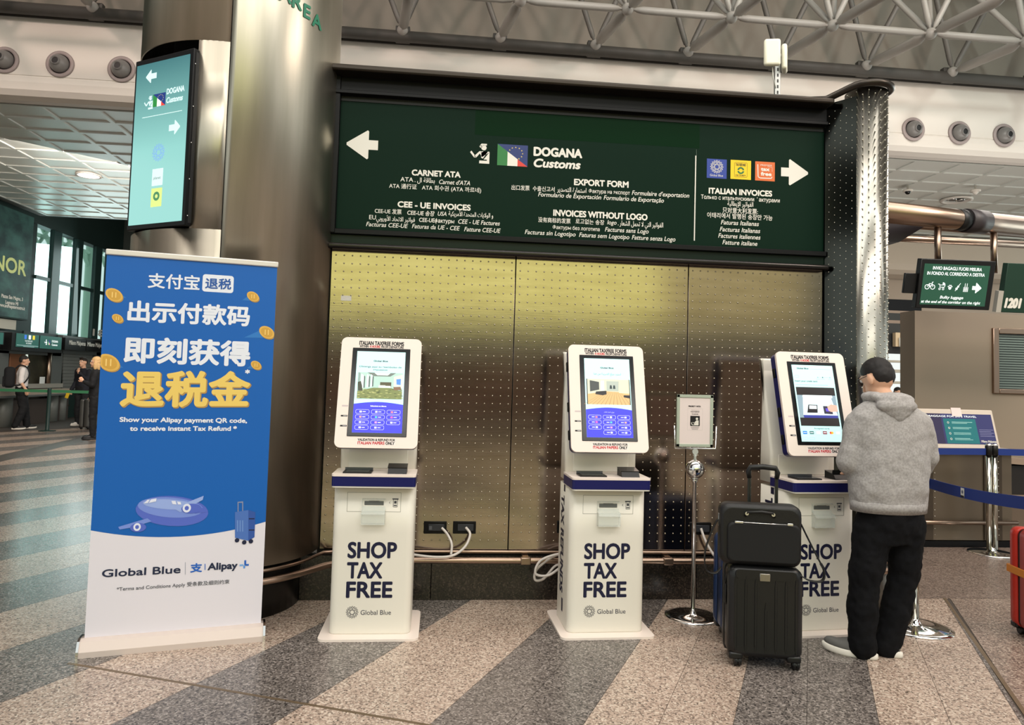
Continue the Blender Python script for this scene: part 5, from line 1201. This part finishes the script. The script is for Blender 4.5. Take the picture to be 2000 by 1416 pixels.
# ---------------------------------------------------------------- queue posts and belts at right
bblue = mat('belt_blue', (20, 46, 118), .6)
def post(name, lab, base, h, br, group=None):
    p = thing(name, lab, 'barrier post', (base[0], base[1], 0), group=group)
    m = MB(); m.lathe([(br, 0), (br, .008), (br*.85, .013), (.05, .02), (.03, .04), (.026, .06)], n=40); m.build('base', chrome, p)
    m = MB(); m.lathe([(.024, .04), (.024, h-.09)], n=20); m.build('pole', steel_pol, p)
    m = MB(); m.lathe([(.030, 0), (.030, .085), (.026, .09)], (0, 0, h-.09), 20); m.build('belt_head', blackp, p)
    m = MB(); m.lathe([(.030, 0), (.032, .01), (.02, .022)], (0, 0, h), 20); m.build('cap', chrome, p)
    return p
q = at(1787, 1226, Z=0); q = Vector((q.x, q.y, 0)); h = at(1806, 922, Y=q.y).z
np_ = post('queue_post', 'chrome queue post behind the man, wide round base', q, h, .222)
e = at(2090, 990, Y=2.9); hb = h-.05
def belt(par, a, b, w=.062, sag=.0):
    a, b = Vector(a), Vector(b); m = MB(); n = 16; R = []
    d = (b-a).to_2d().normalized(); nn = Vector((-d.y, d.x, 0))*.002
    for k in range(n+1):
        p = a.lerp(b, k/n); p.z -= sag*4*(k/n)*(1-k/n)
        R.append([p+nn+Vector((0, 0, w/2)), p-nn+Vector((0, 0, w/2)), p-nn-Vector((0, 0, w/2)), p+nn-Vector((0, 0, w/2))])
    m.loft(R, smooth=False); return m.build('belt', bblue, par)
bo = belt(np_, (.03, 0, hb), tuple(e-q), sag=.03)
pe = Vector((.03, 0, hb)).lerp(e-q, .38); pe.z -= .03*.94
dv = (e-q).to_2d().normalized(); pr = Print(frame(pe+Vector((dv.y*.003, -dv.x*.003, 0)), (dv.x, dv.y, 0), (0, 0, 1)), .001); 
if pr.M.col[2][1] > 0: pass
pr.rect(-.02, -.026, .02, .026, ink((206, 206, 200))); pr.disc(0, .004, .010, ink((90, 96, 120)), 2, 12); pr.rect(-.018, -.026, .018, -.016, blk, 2); pr.build('belt_label', bo)
q = at(1938, 1081, Z=0); hh = at(1938, 871, Y=q.y).z
tw = post('queue_post', 'twin steel queue post before the information board desk', q, hh, .205)
for ch in list(tw.children):
    if ch.name.split('.')[0] in ('pole', 'belt_head', 'cap'):
        c2 = ch.copy(); COL.objects.link(c2); c2.parent = tw; ch.location.x = -.030; c2.location.x = .031
b_ = belt(tw, (-.05, 0, hh-.055), (-2.3, .05, hh-.09)); belt(tw, (.05, 0, hh-.055), (2.2, -.15, hh-.06))
pr = Print(frame((-.85, -.0, hh-.068), (1, 0, 0), (0, 0, 1)), .006); pr.rect(-.03, -.03, .03, .03, ink((206, 206, 200))); pr.build('belt_label', b_)

# ---------------------------------------------------------------- luggage
sk = mat('suitcase_black', (17, 17, 18), .34, bump=(220, .05)); skd = mat('suitcase_trim', (12, 12, 13), .4)
def suitcase(name, lab, loc, rz, w, d, h, shell, trim, group=None, ribs=7):
    s = thing(name, lab, 'suitcase', loc, rz, group)
    z0 = .055
    m = MB(); rings = []
    for (y, k) in ((-d/2, .030), (-d/2+.012, .010), (-d/2+.03, 0), (-.012, 0)):
        rings.append([(x, y, z) for x, z in rrect(w-2*k, h-2*k, .045, 5, 0, z0+h/2)])
    m.loft(rings); m.build('front_shell', shell, s)
    m = MB(); m.loft([[(x, -y, z) for x, y_, z in r for y in (y_,)] for r in rings]); m.build('rear_shell', shell, s)
    m = MB(); m.loft([[(x, y, z) for x, z in rrect(w-.006, h-.006, .045, 5, 0, z0+h/2)] for y in (-.014, .014)]); m.build('zipper', trim, s)
    # raised ribs
    for i in range(ribs):
        x = (i-(ribs-1)/2)*(w*.80/(ribs-1)); big = i % 2 == 0
        a, b = z0+h*.07, z0+h*(.90 if not (abs(i-(ribs-1)/2) < .6) else .62)
        m = MB(); m.loft([[(x+sx*t, -d/2-dy, z) for sx, dy in ((-.010, -.004), (-.005, .004), (.005, .004), (.010, -.004))] for z, t in ((a, .2), (a+.03, 1), (b-.05, 1), (b, .2))], smooth=False); m.build('rib', shell, s)
    m = MB(); m.loft([[(x, -d/2-.004-yy, z) for x, z in rrect(w*.80-kk*2, .05, .02, 4, 0, z0+h*.92)] for yy, kk in ((-.006, -.004), (.0, 0))]); m.build('top_ridge', shell, s)
    for sx in (-1, 1):
        for sy in (-1, 1):
            x, y = sx*(w/2-.045), sy*(d/2-.04); m = MB(); m.cbox((x, y, z0+.005), (.075, .07, .04), .012, 2); g_ = m.build('corner_guard', trim, s)
            m = MB(); m.lathe([(.026, -.018), (.029, -.012), (.029, -.004), (.022, -.002), (.022, .002), (.029, .004), (.029, .012), (.026, .018)], (x+.012, y-.006, .029), 16, axis='x'); m.prism([(y-.03, .03), (y-.02, .058), (y+.02, .06), (y+.006, .03)], x-.008, x-.002 + .034, 'yz'); m.build('wheel', trim, g_)
    m = MB(); m.tube([(-.09, 0, z0+h-.002), (-.075, 0, z0+h+.016), (.075, 0, z0+h+.016), (.09, 0, z0+h-.002)], .011, 8); m.build('top_handle', trim, s)
    return s
L0 = at(1424, 1303, Z=0); L1 = at(1566, 1314, Z=0)
lz = atan2(L1.y-L0.y, L1.x-L0.x); lw = .395
du, dv2 = Vector((cos(lz), sin(lz), 0)), Vector((-sin(lz), cos(lz), 0))
lc = (L0+L1)/2 + dv2*.115; lc.z = 0
hs_ = .485
sc1 = suitcase('hard_suitcase', 'black hard-shell suitcase with vertical ribs standing under the bag', lc, lz, lw, .23, hs_, sk, skd)
m = MB(); m.box((-.035, -.1245, .47), (.022, -.115, .512), .003, 1); m.build('badge', mat('badge_metal', (150, 146, 138), .3, 1.), sc1)
hx = .02
for s_ in (-.075, .075):
    m = MB(); m.box((hx+s_-.009, .07, .53), (hx+s_+.009, .085, 1.045), .003, 1); m.build('handle_tube', mat('handle_tube', (60, 62, 60), .3, .8), sc1)
m = MB(); m.tube([(hx-.075, .077, 1.0), (hx-.082, .077, 1.035), (hx-.07, .077, 1.06), (hx, .077, 1.066), (hx+.07, .077, 1.06), (hx+.082, .077, 1.035), (hx+.075, .077, 1.0)], [.013, .014, .016, .016, .016, .014, .013], 10); m.build('pull_grip', blackp, sc1)
m = MB(); m.box((-.206, -.07, .32), (-.200, -.03, .43), .003, 1); m.tube([(-.203, -.05, .43), (-.198, -.045, .47), (-.19, -.02, .50)], .004, 6); m.build('luggage_tag', skd, sc1)
bl = mat('suitcase_blue', (15, 42, 82), .35)
q = at(1397, 1262, Z=0); 
sc2 = suitcase('hard_suitcase', 'blue hard-shell suitcase mostly hidden behind the black one', (q.x+.262, q.y+.14, 0), radians(-6), .38, .24, .56, bl, skd)
# briefcase on the black suitcase
bt_ = lc + Vector((0, 0, hs_+.055+.003)); bo_ = bt_ + du*(-.025) + dv2*(-.045)
bag = thing('briefcase_bag', 'black soft laptop bag lying on top of the black suitcase', 'bag', bo_, lz)
lea = mat('bag_leather', (14, 13, 13), .45, bump=(60, .12)); nyl = mat('bag_nylon', (8, 8, 9), .7)
bh = .335
m = MB(); m.loft([[(x*f, y, z*1.0+(0)) for x, z in rrect(w_, h_, .05, 5, 0, bh/2)] for y, w_, h_, f in ((-.052, .40, bh-.05, 1), (-.045, .425, bh-.02, 1), (-.03, .435, bh, 1), (.03, .435, bh, 1), (.045, .425, bh-.02, 1), (.052, .40, bh-.05, 1))]); m.build('body', lea, bag)
m = MB(); m.loft([[(x, y, z) for x, z in rrect(w_, h_, .03, 5, .012, .02+.215/2)] for y, w_, h_ in ((-.050, .385, .215), (-.062, .38, .21), (-.066, .365, .195))]); m.build('front_pocket', nyl, bag)
m = MB(); m.tube([(-.135, -.068, .238), (0, -.069, .236), (.155, -.068, .236)], .003, 6); m.cbox((-.12, -.069, .237), (.045, .006, .012), .002, 1); m.cbox((.15, -.069, .237), (.03, .006, .014), .002, 1); m.build('zip', chrome, bag)
m = MB(); m.tube([(-.085, -.055, .27), (-.075, -.062, .292), (0, -.064, .298), (.06, -.062, .292), (.07, -.055, .27)], .008, 8); m.build('handle', lea, bag)
m = MB(); m.lathe([(.010, -.003), (.010, .003)], (-.078, -.064, .285), 10, axis='y'); m.lathe([(.010, -.003), (.010, .003)], (.062, -.064, .285), 10, axis='y'); m.build('ring', chrome, bag)
for s_ in (-1, 1):
    m = MB(); m.box((s_*.218-.004, -.012, .20), (s_*.218+.006, .012, .27), .003, 1); m.build('buckle', mat('buckle_metal', (150, 150, 150), .3, 1.), bag)
m = MB(); pts = spline([(-.225, 0, .235), (-.255, -.005, .17), (-.29, -.01, .06), (-.285, -.01, -.04), (-.235, -.01, -.06), (-.20, .0, -.03)], 8)
def ribbon(pts, w, t=.0025):
    m = MB(); R = []
    for i, p in enumerate(pts):
        d = (pts[min(i+1, len(pts)-1)]-pts[max(0, i-1)]).normalized(); n = d.cross(Vector((0, 1, 0))).normalized()*t
        R.append([p+n+Vector((0, w/2, 0)), p-n+Vector((0, w/2, 0)), p-n-Vector((0, w/2, 0)), p+n-Vector((0, w/2, 0))])
    m.loft(R, smooth=True); return m
ribbon(pts, .03).build('shoulder_strap', skd, bag)
pts = spline([(.222, 0, .235), (.25, -.02, .17), (.29, -.05, .08), (.325, -.07, -.0), (.31, -.08, -.05), (.25, -.06, -.055), (.20, -.03, -.03)], 8)
ribbon(pts, .03).build('shoulder_strap', skd, bag)
# red suitcase cut by the right edge
q = at(1996, 1262, Z=0)
rd = suitcase('hard_suitcase', 'red suitcase with a yellow luggage band around it', (q.x+.29, q.y+.10, 0), radians(-12), .38, .24, .62, mat('suitcase_red', (168, 40, 28), .35), skd)
m = MB(); m.box((-.195, -.126, .38), (.195, .126, .43), .004, 1); m.build('luggage_belt', ink((196, 120, 40)), rd)

# ---------------------------------------------------------------- people
def head_mb(mb, c, f, s=1.):
    f = Vector(f).normalized(); r = f.cross(Vector((0, 0, 1))).normalized(); up = r.cross(f); c = Vector(c)
    M = Matrix(((r.x, f.x, up.x, c.x), (r.y, f.y, up.y, c.y), (r.z, f.z, up.z, c.z), (0, 0, 0, 1)))
    mb.X = M
    mb.sphere((0, -.008*s, .02*s), (.076*s, .094*s, .100*s), 20, 14)
    mb.sphere((0, .022*s, -.045*s), (.058*s, .066*s, .070*s), 16, 10)
    mb.tube([(0, .085*s, .018*s), (0, .100*s, -.015*s), (0, .106*s, -.028*s), (0, .088*s, -.036*s)], [.009*s, .011*s, .014*s, .009*s], 8)
    for x in (-1, 1):
        mb.sphere((x*.079*s, -.006*s, -.008*s), (.011*s, .020*s, .032*s), 10, 8)
        mb.sphere((x*.030*s, .078*s, .034*s), (.022*s, .010*s, .008*s), 8, 6)
    mb.sphere((0, .084*s, -.062*s), (.024*s, .010*s, .009*s), 10, 6); mb.sphere((0, .074*s, -.098*s), (.022*s, .018*s, .016*s), 10, 6)
    mb.X = None
    return M
def hair_mb(c, f, s=1., style='short'):
    m = MB(); f = Vector(f).normalized(); r = f.cross(Vector((0, 0, 1))).normalized(); up = r.cross(f); c = Vector(c)
    m.X = Matrix(((r.x, f.x, up.x, c.x), (r.y, f.y, up.y, c.y), (r.z, f.z, up.z, c.z), (0, 0, 0, 1)))
    m.sphere((0, -.012*s, .050*s), (.080*s, .092*s, .078*s), 18, 12)
    m.sphere((0, -.040*s, .012*s), (.076*s, .066*s, .072*s), 16, 10)
    if style == 'quiff': m.sphere((0, .055*s, .105*s), (.07*s, .045*s, .034*s), 14, 8)
    if style == 'long':
        m.sphere((0, -.055*s, -.09*s), (.08*s, .045*s, .12*s), 14, 10)
        for x in (-1, 1): m.sphere((x*.072*s, -.0, -.06*s), (.022*s, .045*s, .11*s), 10, 8)
    m.X = None; return m
def hand_mb(mb, w, d, up, s=1., curl=.5):
    """wrist w, pointing d, palm normal up (palm faces -up)"""
    w, d, up = Vector(w), Vector(d).normalized(), Vector(up).normalized(); sd = d.cross(up).normalized()
    cap(mb, w-d*.02*s, .026*s, w+d*.03*s, .028*s, 10, 3)
    for k, (o, l) in enumerate(((-.030, .066), (-.010, .076), (.010, .072), (.029, .056))):
        a = w+d*.055*s+sd*o*s; cap(mb, w+d*.02*s+sd*o*.6*s, .013*s, a, .011*s, 8, 3)
        b = a+d*l*.5*s-up*l*.15*curl*s; c = b+d*l*.35*s-up*l*.45*curl*s
        cap(mb, a+d*.02*s, .0095*s, b+d*.01*s, .009*s, 8, 3); cap(mb, b+d*.01*s, .009*s, c, .0075*s, 8, 3)
    a = w+d*.015*s-sd*.028*s; b = a+d*.035*s-sd*.030*s-up*.01*s; cap(mb, a, .012*s, b, .011*s, 8, 3); cap(mb, b, .0105*s, b+d*.03*s-sd*.004*s-up*.012*s, .009*s, 8, 3)
def shoe(par, ank, toe, up_m, sole_m, s=1., ln=.275):
    a = Vector((ank[0], ank[1], 0)); d = Vector((toe[0], toe[1], 0)).normalized(); r = Vector((d.y, -d.x, 0))
    M = Matrix(((r.x, d.x, 0, a.x), (r.y, d.y, 0, a.y), (0, 0, 1, 0), (0, 0, 0, 1))) @ Matrix.Scale(s, 4)
    def rg(z, k, zt=0):
        P = []
        for i in range(28):
            t = 2*pi*i/28; y = .06+sin(t)*ln/2*(1 if k >= 1 else k); wd = (.040 if sin(t) < -.1 else .048)*k*(1-.12*max(0, sin(t))**2)
            P.append((cos(t)*wd, y, z+.012*max(0, sin(t))**3))
        return P
    m = MB(); m.X = M; m.loft([rg(.0, .96), rg(.010, 1.02), rg(.032, 1.0), rg(.036, .93)])
    up = MB(); up.X = M; up.loft([rg(.030, .93), rg(.05, .94), rg(.068, .80)]); cap(up, (0, -.028, .06), .042, (0, .02, .085), .038, 12, 3); cap(up, (0, .01, .075), .040, (0, .10, .048), .034, 12, 3); cap(up, (0, -.03, .07), .036, (0, -.03, .105), .035, 12, 3)
    o = organic(up, 'shoe', up_m, par, .008*s, 4); m.build('sole', sole_m, o)
    return o
SKIN = mat('skin', (206, 160, 132), .5); EYE_ = mat('eye_white', (230, 228, 224), .3)
def person(label, J, top, bot, shoes, sole, hair=(34, 28, 24), style='short', group=None, vox=.011, skin=SKIN, sleeves='long', s=1., hood=False, loc=(0, 0, 0), rz=0., belly=1., topdisp=((.12, .022), (.05, .008)), face=True):
    p = thing('person', label, 'person', loc, rz, group)
    V = {k: Vector(v) for k, v in J.items() if k[0] != '_'}
    hc, f = V['head'], V['face']; br = radians(J.get('_turn', (0,))[0]) if '_turn' in J else 0.
    b = MB(); M = head_mb(b, hc, f, s)
    nb = V['neck']; cap(b, nb, .058*s, hc-Vector((0, 0, .05*s)), .052*s, 14)
    hip = (V['hipL']+V['hipR'])/2; ch = (V['shL']+V['shR'])/2
    oval(b, [((*hip[:2], hip.z-.06), br, .12*s, .09*s), ((*hip[:2], hip.z+.1), br, .13*s, .09*s), (((ch*.8+hip*.2)), br, .15*s, .09*s), (ch, br, .13*s, .07*s), (nb, br, .05*s, .05*s)])
    for q in 'LR':
        cap(b, V['sh'+q], .045*s, V['el'+q], .038*s); cap(b, V['el'+q], .037*s, V['wr'+q], .026*s)
        cap(b, V['hip'+q], .07*s, V['kn'+q], .05*s); cap(b, V['kn'+q], .048*s, V['an'+q], .034*s)
        hand_mb(b, V['wr'+q], V['hd'+q], V.get('hu'+q, Vector((0, 0, 1))), s)
    bd = organic(b, 'body', skin, p, vox*.6, 3)
    if face:
        for x in (-1, 1):
            m = MB(); m.X = M; m.sphere((x*.030*s, .078*s, .022*s), .0125*s, 10, 8); m.build('eye', EYE_, bd)
            m = MB(); m.X = M; m.sphere((x*.030*s, .0875*s, .022*s), .0055*s, 8, 6); m.build('iris', mat('iris', (50, 34, 24), .2), bd)
        m = MB(); m.X = M; m.sphere((0, .090*s, -.062*s), (.020*s, .006*s, .005*s), 10, 6); m.build('lips', mat('lips', (164, 100, 90), .5), bd)
        for x in (-1, 1):
            m = MB(); m.X = M; m.sphere((x*.030*s, .086*s, .044*s), (.018*s, .005*s, .004*s), 8, 6); m.build('eyebrow', mat('hair_%d' % hair[0], hair, .7), bd)
    organic(hair_mb(hc, f, s, style), 'hair', mat('hair_%d' % hair[0], hair, .6, bump=(90, .4)), p, .008*s, 3, disp=((.02, .006),))
    # top garment
    t = MB(); R = J['_rings']
    oval(t, [(c, br, rx, ry) for c, rx, ry in R], 28)
    for q in 'LR':
        cap(t, V['sh'+q], J.get('_ra', (.068,))[0]*s, V['el'+q], J.get('_ra', (.068, .057))[-1]*s, 14)
        if sleeves == 'long':
            e = V['el'+q]; w = V['wr'+q]; cap(t, e, J.get('_ra', (.068, .057))[-1]*s, e+(w-e)*.92, .043*s, 14)
    if hood:
        H_ = MB()
        for c, rx, ry, rz_ in hood: H_.X = Matrix.Translation(c); H_.sphere((0, 0, 0), (rx, ry, rz_), 18, 10); H_.X = None
        organic(H_, 'hood', top, p, .009, 3, disp=((.05, .012),))
    tp = organic(t, 'jacket' if not hood and sleeves == 'long' else 'hoodie' if hood else 'shirt', top, p, vox, 5, disp=topdisp)
    # trousers
    t = MB(); oval(t, [((*hip[:2], hip.z-.10), br, .155*s*belly, .105*s*belly), ((*hip[:2], hip.z), br, .175*s*belly, .125*s*belly), ((*hip[:2], hip.z+.10), br, .170*s*belly, .12*s*belly)], 24)
    for q in 'LR':
        rt = J.get('_rl', (.098, .070, .058))
        h_ = V['hip'+q]; k_ = V['kn'+q]; a_ = V['an'+q]
        cap(t, h_-Vector((0, 0, .03)), rt[0]*s, k_, rt[1]*s, 16); cap(t, k_, rt[1]*s, a_+Vector((0, 0, .0)), rt[2]*s, 16)
    organic(t, 'trousers', bot, p, vox, 5, disp=((.11, .026), (.04, .014)))
    for q in 'LR': shoe(p, V['an'+q], V['toe'+q], shoes, sole, s, J.get('_ln', (.275,))[0])
    return p, M
def A(px, py, Y): return tuple(at(px, py, Y=Y))
gh = mat('hoodie_grey', (168, 164, 162), .9, noise=(90, (140, 136, 134), .8), bump=(260, .12))
jean = mat('jeans_black', (10, 10, 12), .9, spec=.2, noise=(30, (16, 16, 20), .7), bump=(180, .15))
Jm = dict(head=A(1714, 741, 4.05), face=(-.34, .88, -.42), neck=A(1732, 785, 3.98), shL=A(1678, 826, 3.99), shR=A(1794, 826, 3.99), elL=A(1656, 905, 4.00), elR=A(1812, 893, 4.00),
          wrL=A(1678, 925, 4.15), wrR=A(1796, 930, 4.10), hdL=(-.1, 1, .15), hdR=(-.35, .9, .1), hipL=A(1706, 1025, 3.97), hipR=A(1768, 1025, 3.97), knL=A(1686, 1135, 3.95), knR=A(1764, 1125, 3.97),
          anL=(A(1682, 1262, 3.93)), anR=(A(1731, 1262, 3.96)), toeL=(-.72, .60, 0), toeR=(-.62, .72, 0), _turn=(3,), _ra=(.074, .062), _rl=(.110, .083, .072), _ln=(.29,))
mx = lambda x, y: at(x, y, Y=3.98)
Jm['_rings'] = [(mx(1735, 996), .205, .135), (mx(1735, 992), .222, .148), (mx(1735, 972), .228, .152), (mx(1736, 955), .238, .160), (mx(1737, 900), .236, .158), (mx(1736, 850), .240, .150), (mx(1734, 812), .232, .125), (mx(1733, 796), .185, .105), (mx(1732, 780), .095, .085), (mx(1731, 772), .08, .08)]
nk = mx(1732, 782)
man, MM = person('man in a grey hoodie and black jeans using a kiosk', Jm, gh, jean, mat('shoe_grey', (96, 94, 92), .8), mat('sole_white', (222, 216, 206), .6), hair=(24, 20, 20),
    hood=[(nk+Vector((0, -.055, .012)), .118, .085, .038), (nk+Vector((0, -.092, -.028)), .125, .062, .048), (nk+Vector((0, -.10, -.062)), .085, .045, .048), (nk+Vector((-.085, .0, .018)), .055, .09, .034), (nk+Vector((.095, .0, .006)), .055, .09, .034), (nk+Vector((0, -.105, -.085)), .040, .035, .045)], vox=.010, belly=1.08, s=1.03)
# hem band, pockets, watch, glasses
hm = MB(); z0 = mx(1735, 996)
oval(hm, [((z0.x, z0.y, z0.z+.002), radians(3), .212, .142), ((z0.x, z0.y, z0.z-.004), radians(3), .224, .151), ((z0.x, z0.y, z0.z+.052), radians(3), .229, .155), ((z0.x, z0.y, z0.z+.058), radians(3), .218, .146)], 32)
hm.build('hem_band', gh, man)
wt_ = Vector(Jm['wrR']); m = MB(); m.lathe([(.036, -.014), (.038, -.010), (.038, .010), (.036, .014)], wt_+Vector((0, -.015, 0)), 16, axis='y'); m.build('watch', chrome, man)
c = at(1800, 1008, Y=3.86); m = MB(); m.cbox((c.x-.005, 3.93, c.z), (.012, .03, .05), .003, 1); m.build('key_clip', chrome, man)
m = MB(); m.X = MM
for x in (-1, 1): m.tube([(x*.080, .0, .022), (x*.079, .075, .024)], .0022, 6); m.lathe([(.024, 0), (.024, .002)], (x*.032, .094, .018), 14, axis='y')
m.build('glasses', mat('glasses_frame', (60, 56, 54), .3), man)

# generic standing figure in local coordinates facing +y
def pose(**k):
    J = dict(head=(0, .02, 1.63), face=(0, 1, 0), neck=(0, 0, 1.47), shL=(-.17, 0, 1.41), shR=(.17, 0, 1.41), elL=(-.22, -.02, 1.13), elR=(.22, -.02, 1.13), wrL=(-.21, .08, .90), wrR=(.21, .08, .90), hdL=(0, .1, -1), hdR=(0, .1, -1), huL=(-1, 0, 0), huR=(1, 0, 0),
             hipL=(-.09, 0, .93), hipR=(.09, 0, .93), knL=(-.10, .02, .50), knR=(.10, .02, .50), anL=(-.10, 0, .09), anR=(.10, 0, .09), toeL=(-.1, 1, 0), toeR=(.1, 1, 0))
    J['_rings'] = [(Vector((0, 0, z)), a, b) for z, a, b in ((.88, .175, .12), (.95, .18, .125), (1.15, .17, .12), (1.32, .195, .125), (1.42, .185, .10), (1.47, .10, .08), (1.50, .06, .06))]
    J.update(k); return J
TS = mat('tshirt_white', (214, 208, 206), .8); BK = mat('cloth_black', (16, 17, 20), .85); BKS = mat('shoe_black', (22, 22, 24), .5)
pb_ = at(37, 838, Z=0)
bm, _ = person('man in white t-shirt walking with a black backpack', pose(_rl=(.12, .09, .075), knR=(.12, .06, .51), anR=(.13, -.07, .10), knL=(-.12, .08, .50), anL=(-.13, .15, .09), elL=(-.24, -.05, 1.14), wrR=(.25, .10, .93)), TS, BK, BKS, mat('sole_white', (222, 216, 206), .6), sleeves='short', loc=(pb_.x, pb_.y, 0), rz=radians(-62), vox=.016, s=1.04)
bk = thing('backpack', 'black backpack worn by the man in the white t-shirt', 'backpack', (pb_.x, pb_.y, 0), radians(-62))
t = MB(); t.box((-.17, -.36, .98), (.17, -.135, 1.48), .08, 4); organic(t, 'pack', BK, bk, .015, 6)
t = MB(); t.box((-.13, -.38, 1.0), (.13, -.32, 1.26), .03, 3); t.build('pocket', BK, bk)
for x in (-.11, .11):
    t = MB(); t.tube(spline([(x, -.14, 1.44), (x, -.05, 1.525), (x*1.1, .09, 1.46), (x*1.3, .135, 1.28), (x*1.5, .02, 1.08), (x*1.3, -.14, 1.04)], 6), .016, 8); t.build('shoulder_strap', BK, bk)
ps = at(157, 832, Z=0)
person('young man in dark suit touching his chin, white shoes', pose(elL=(-.23, .08, 1.17), wrL=(-.06, .24, 1.38), hdL=(.25, -.2, 1), huL=(0, 1, 0), wrR=(.24, .10, .92), head=(0, .03, 1.64), face=(.1, 1, 0)), mat('suit_navy', (18, 20, 30), .8), BK, mat('shoe_white', (226, 220, 212), .6), mat('sole_white', (222, 216, 206), .6), style='quiff', hair=(30, 24, 20), loc=(ps.x, ps.y, 0), rz=radians(165), vox=.016, s=1.03)
yf = thing('folder', 'small yellow folder held low by the young man in the suit', 'folder', (ps.x-.28, ps.y-.16, .80)); m = MB(); m.X = Matrix.Rotation(.3, 4, 'Y'); m.box((-.04, -.012, -.09), (.04, .012, .08), .004, 1); m.build('cover', ink((206, 170, 40)), yf)
pw = at(176, 858, Z=0)
person('person with blonde hair in black coat half hidden behind the banner', pose(elL=(-.22, .05, 1.15), wrL=(-.10, .22, 1.22), hdL=(.2, .5, .6)), BK, BK, BKS, BKS, style='long', hair=(196, 160, 110), loc=(pw.x+.05, pw.y, 0), rz=radians(110), vox=.016)
gs = suitcase('hard_suitcase', 'dark grey suitcase beside the person half hidden by the banner', (at(173, 838, Z=0).x, at(173, 838, Z=0).y, 0), radians(80), .42, .26, .68, mat('suitcase_grey', (66, 66, 64), .4), skd)
for px, Y, lab, hr in ((1753, 15.2, 'dark haired traveller seen between hooded man and beige wall', (26, 22, 20)), (1764, 15.6, 'darker haired traveller nearer the beige wall, mostly hidden', (30, 26, 24))):
    q = at(px, 765, Y=Y); person(lab, pose(head=(0, .02, q.z-.02), neck=(0, 0, q.z-.16)), BK, BK, BKS, BKS, hair=hr, loc=(q.x, Y, 0), rz=radians(180), vox=.02, face=False)
bpy.context.view_layer.update()
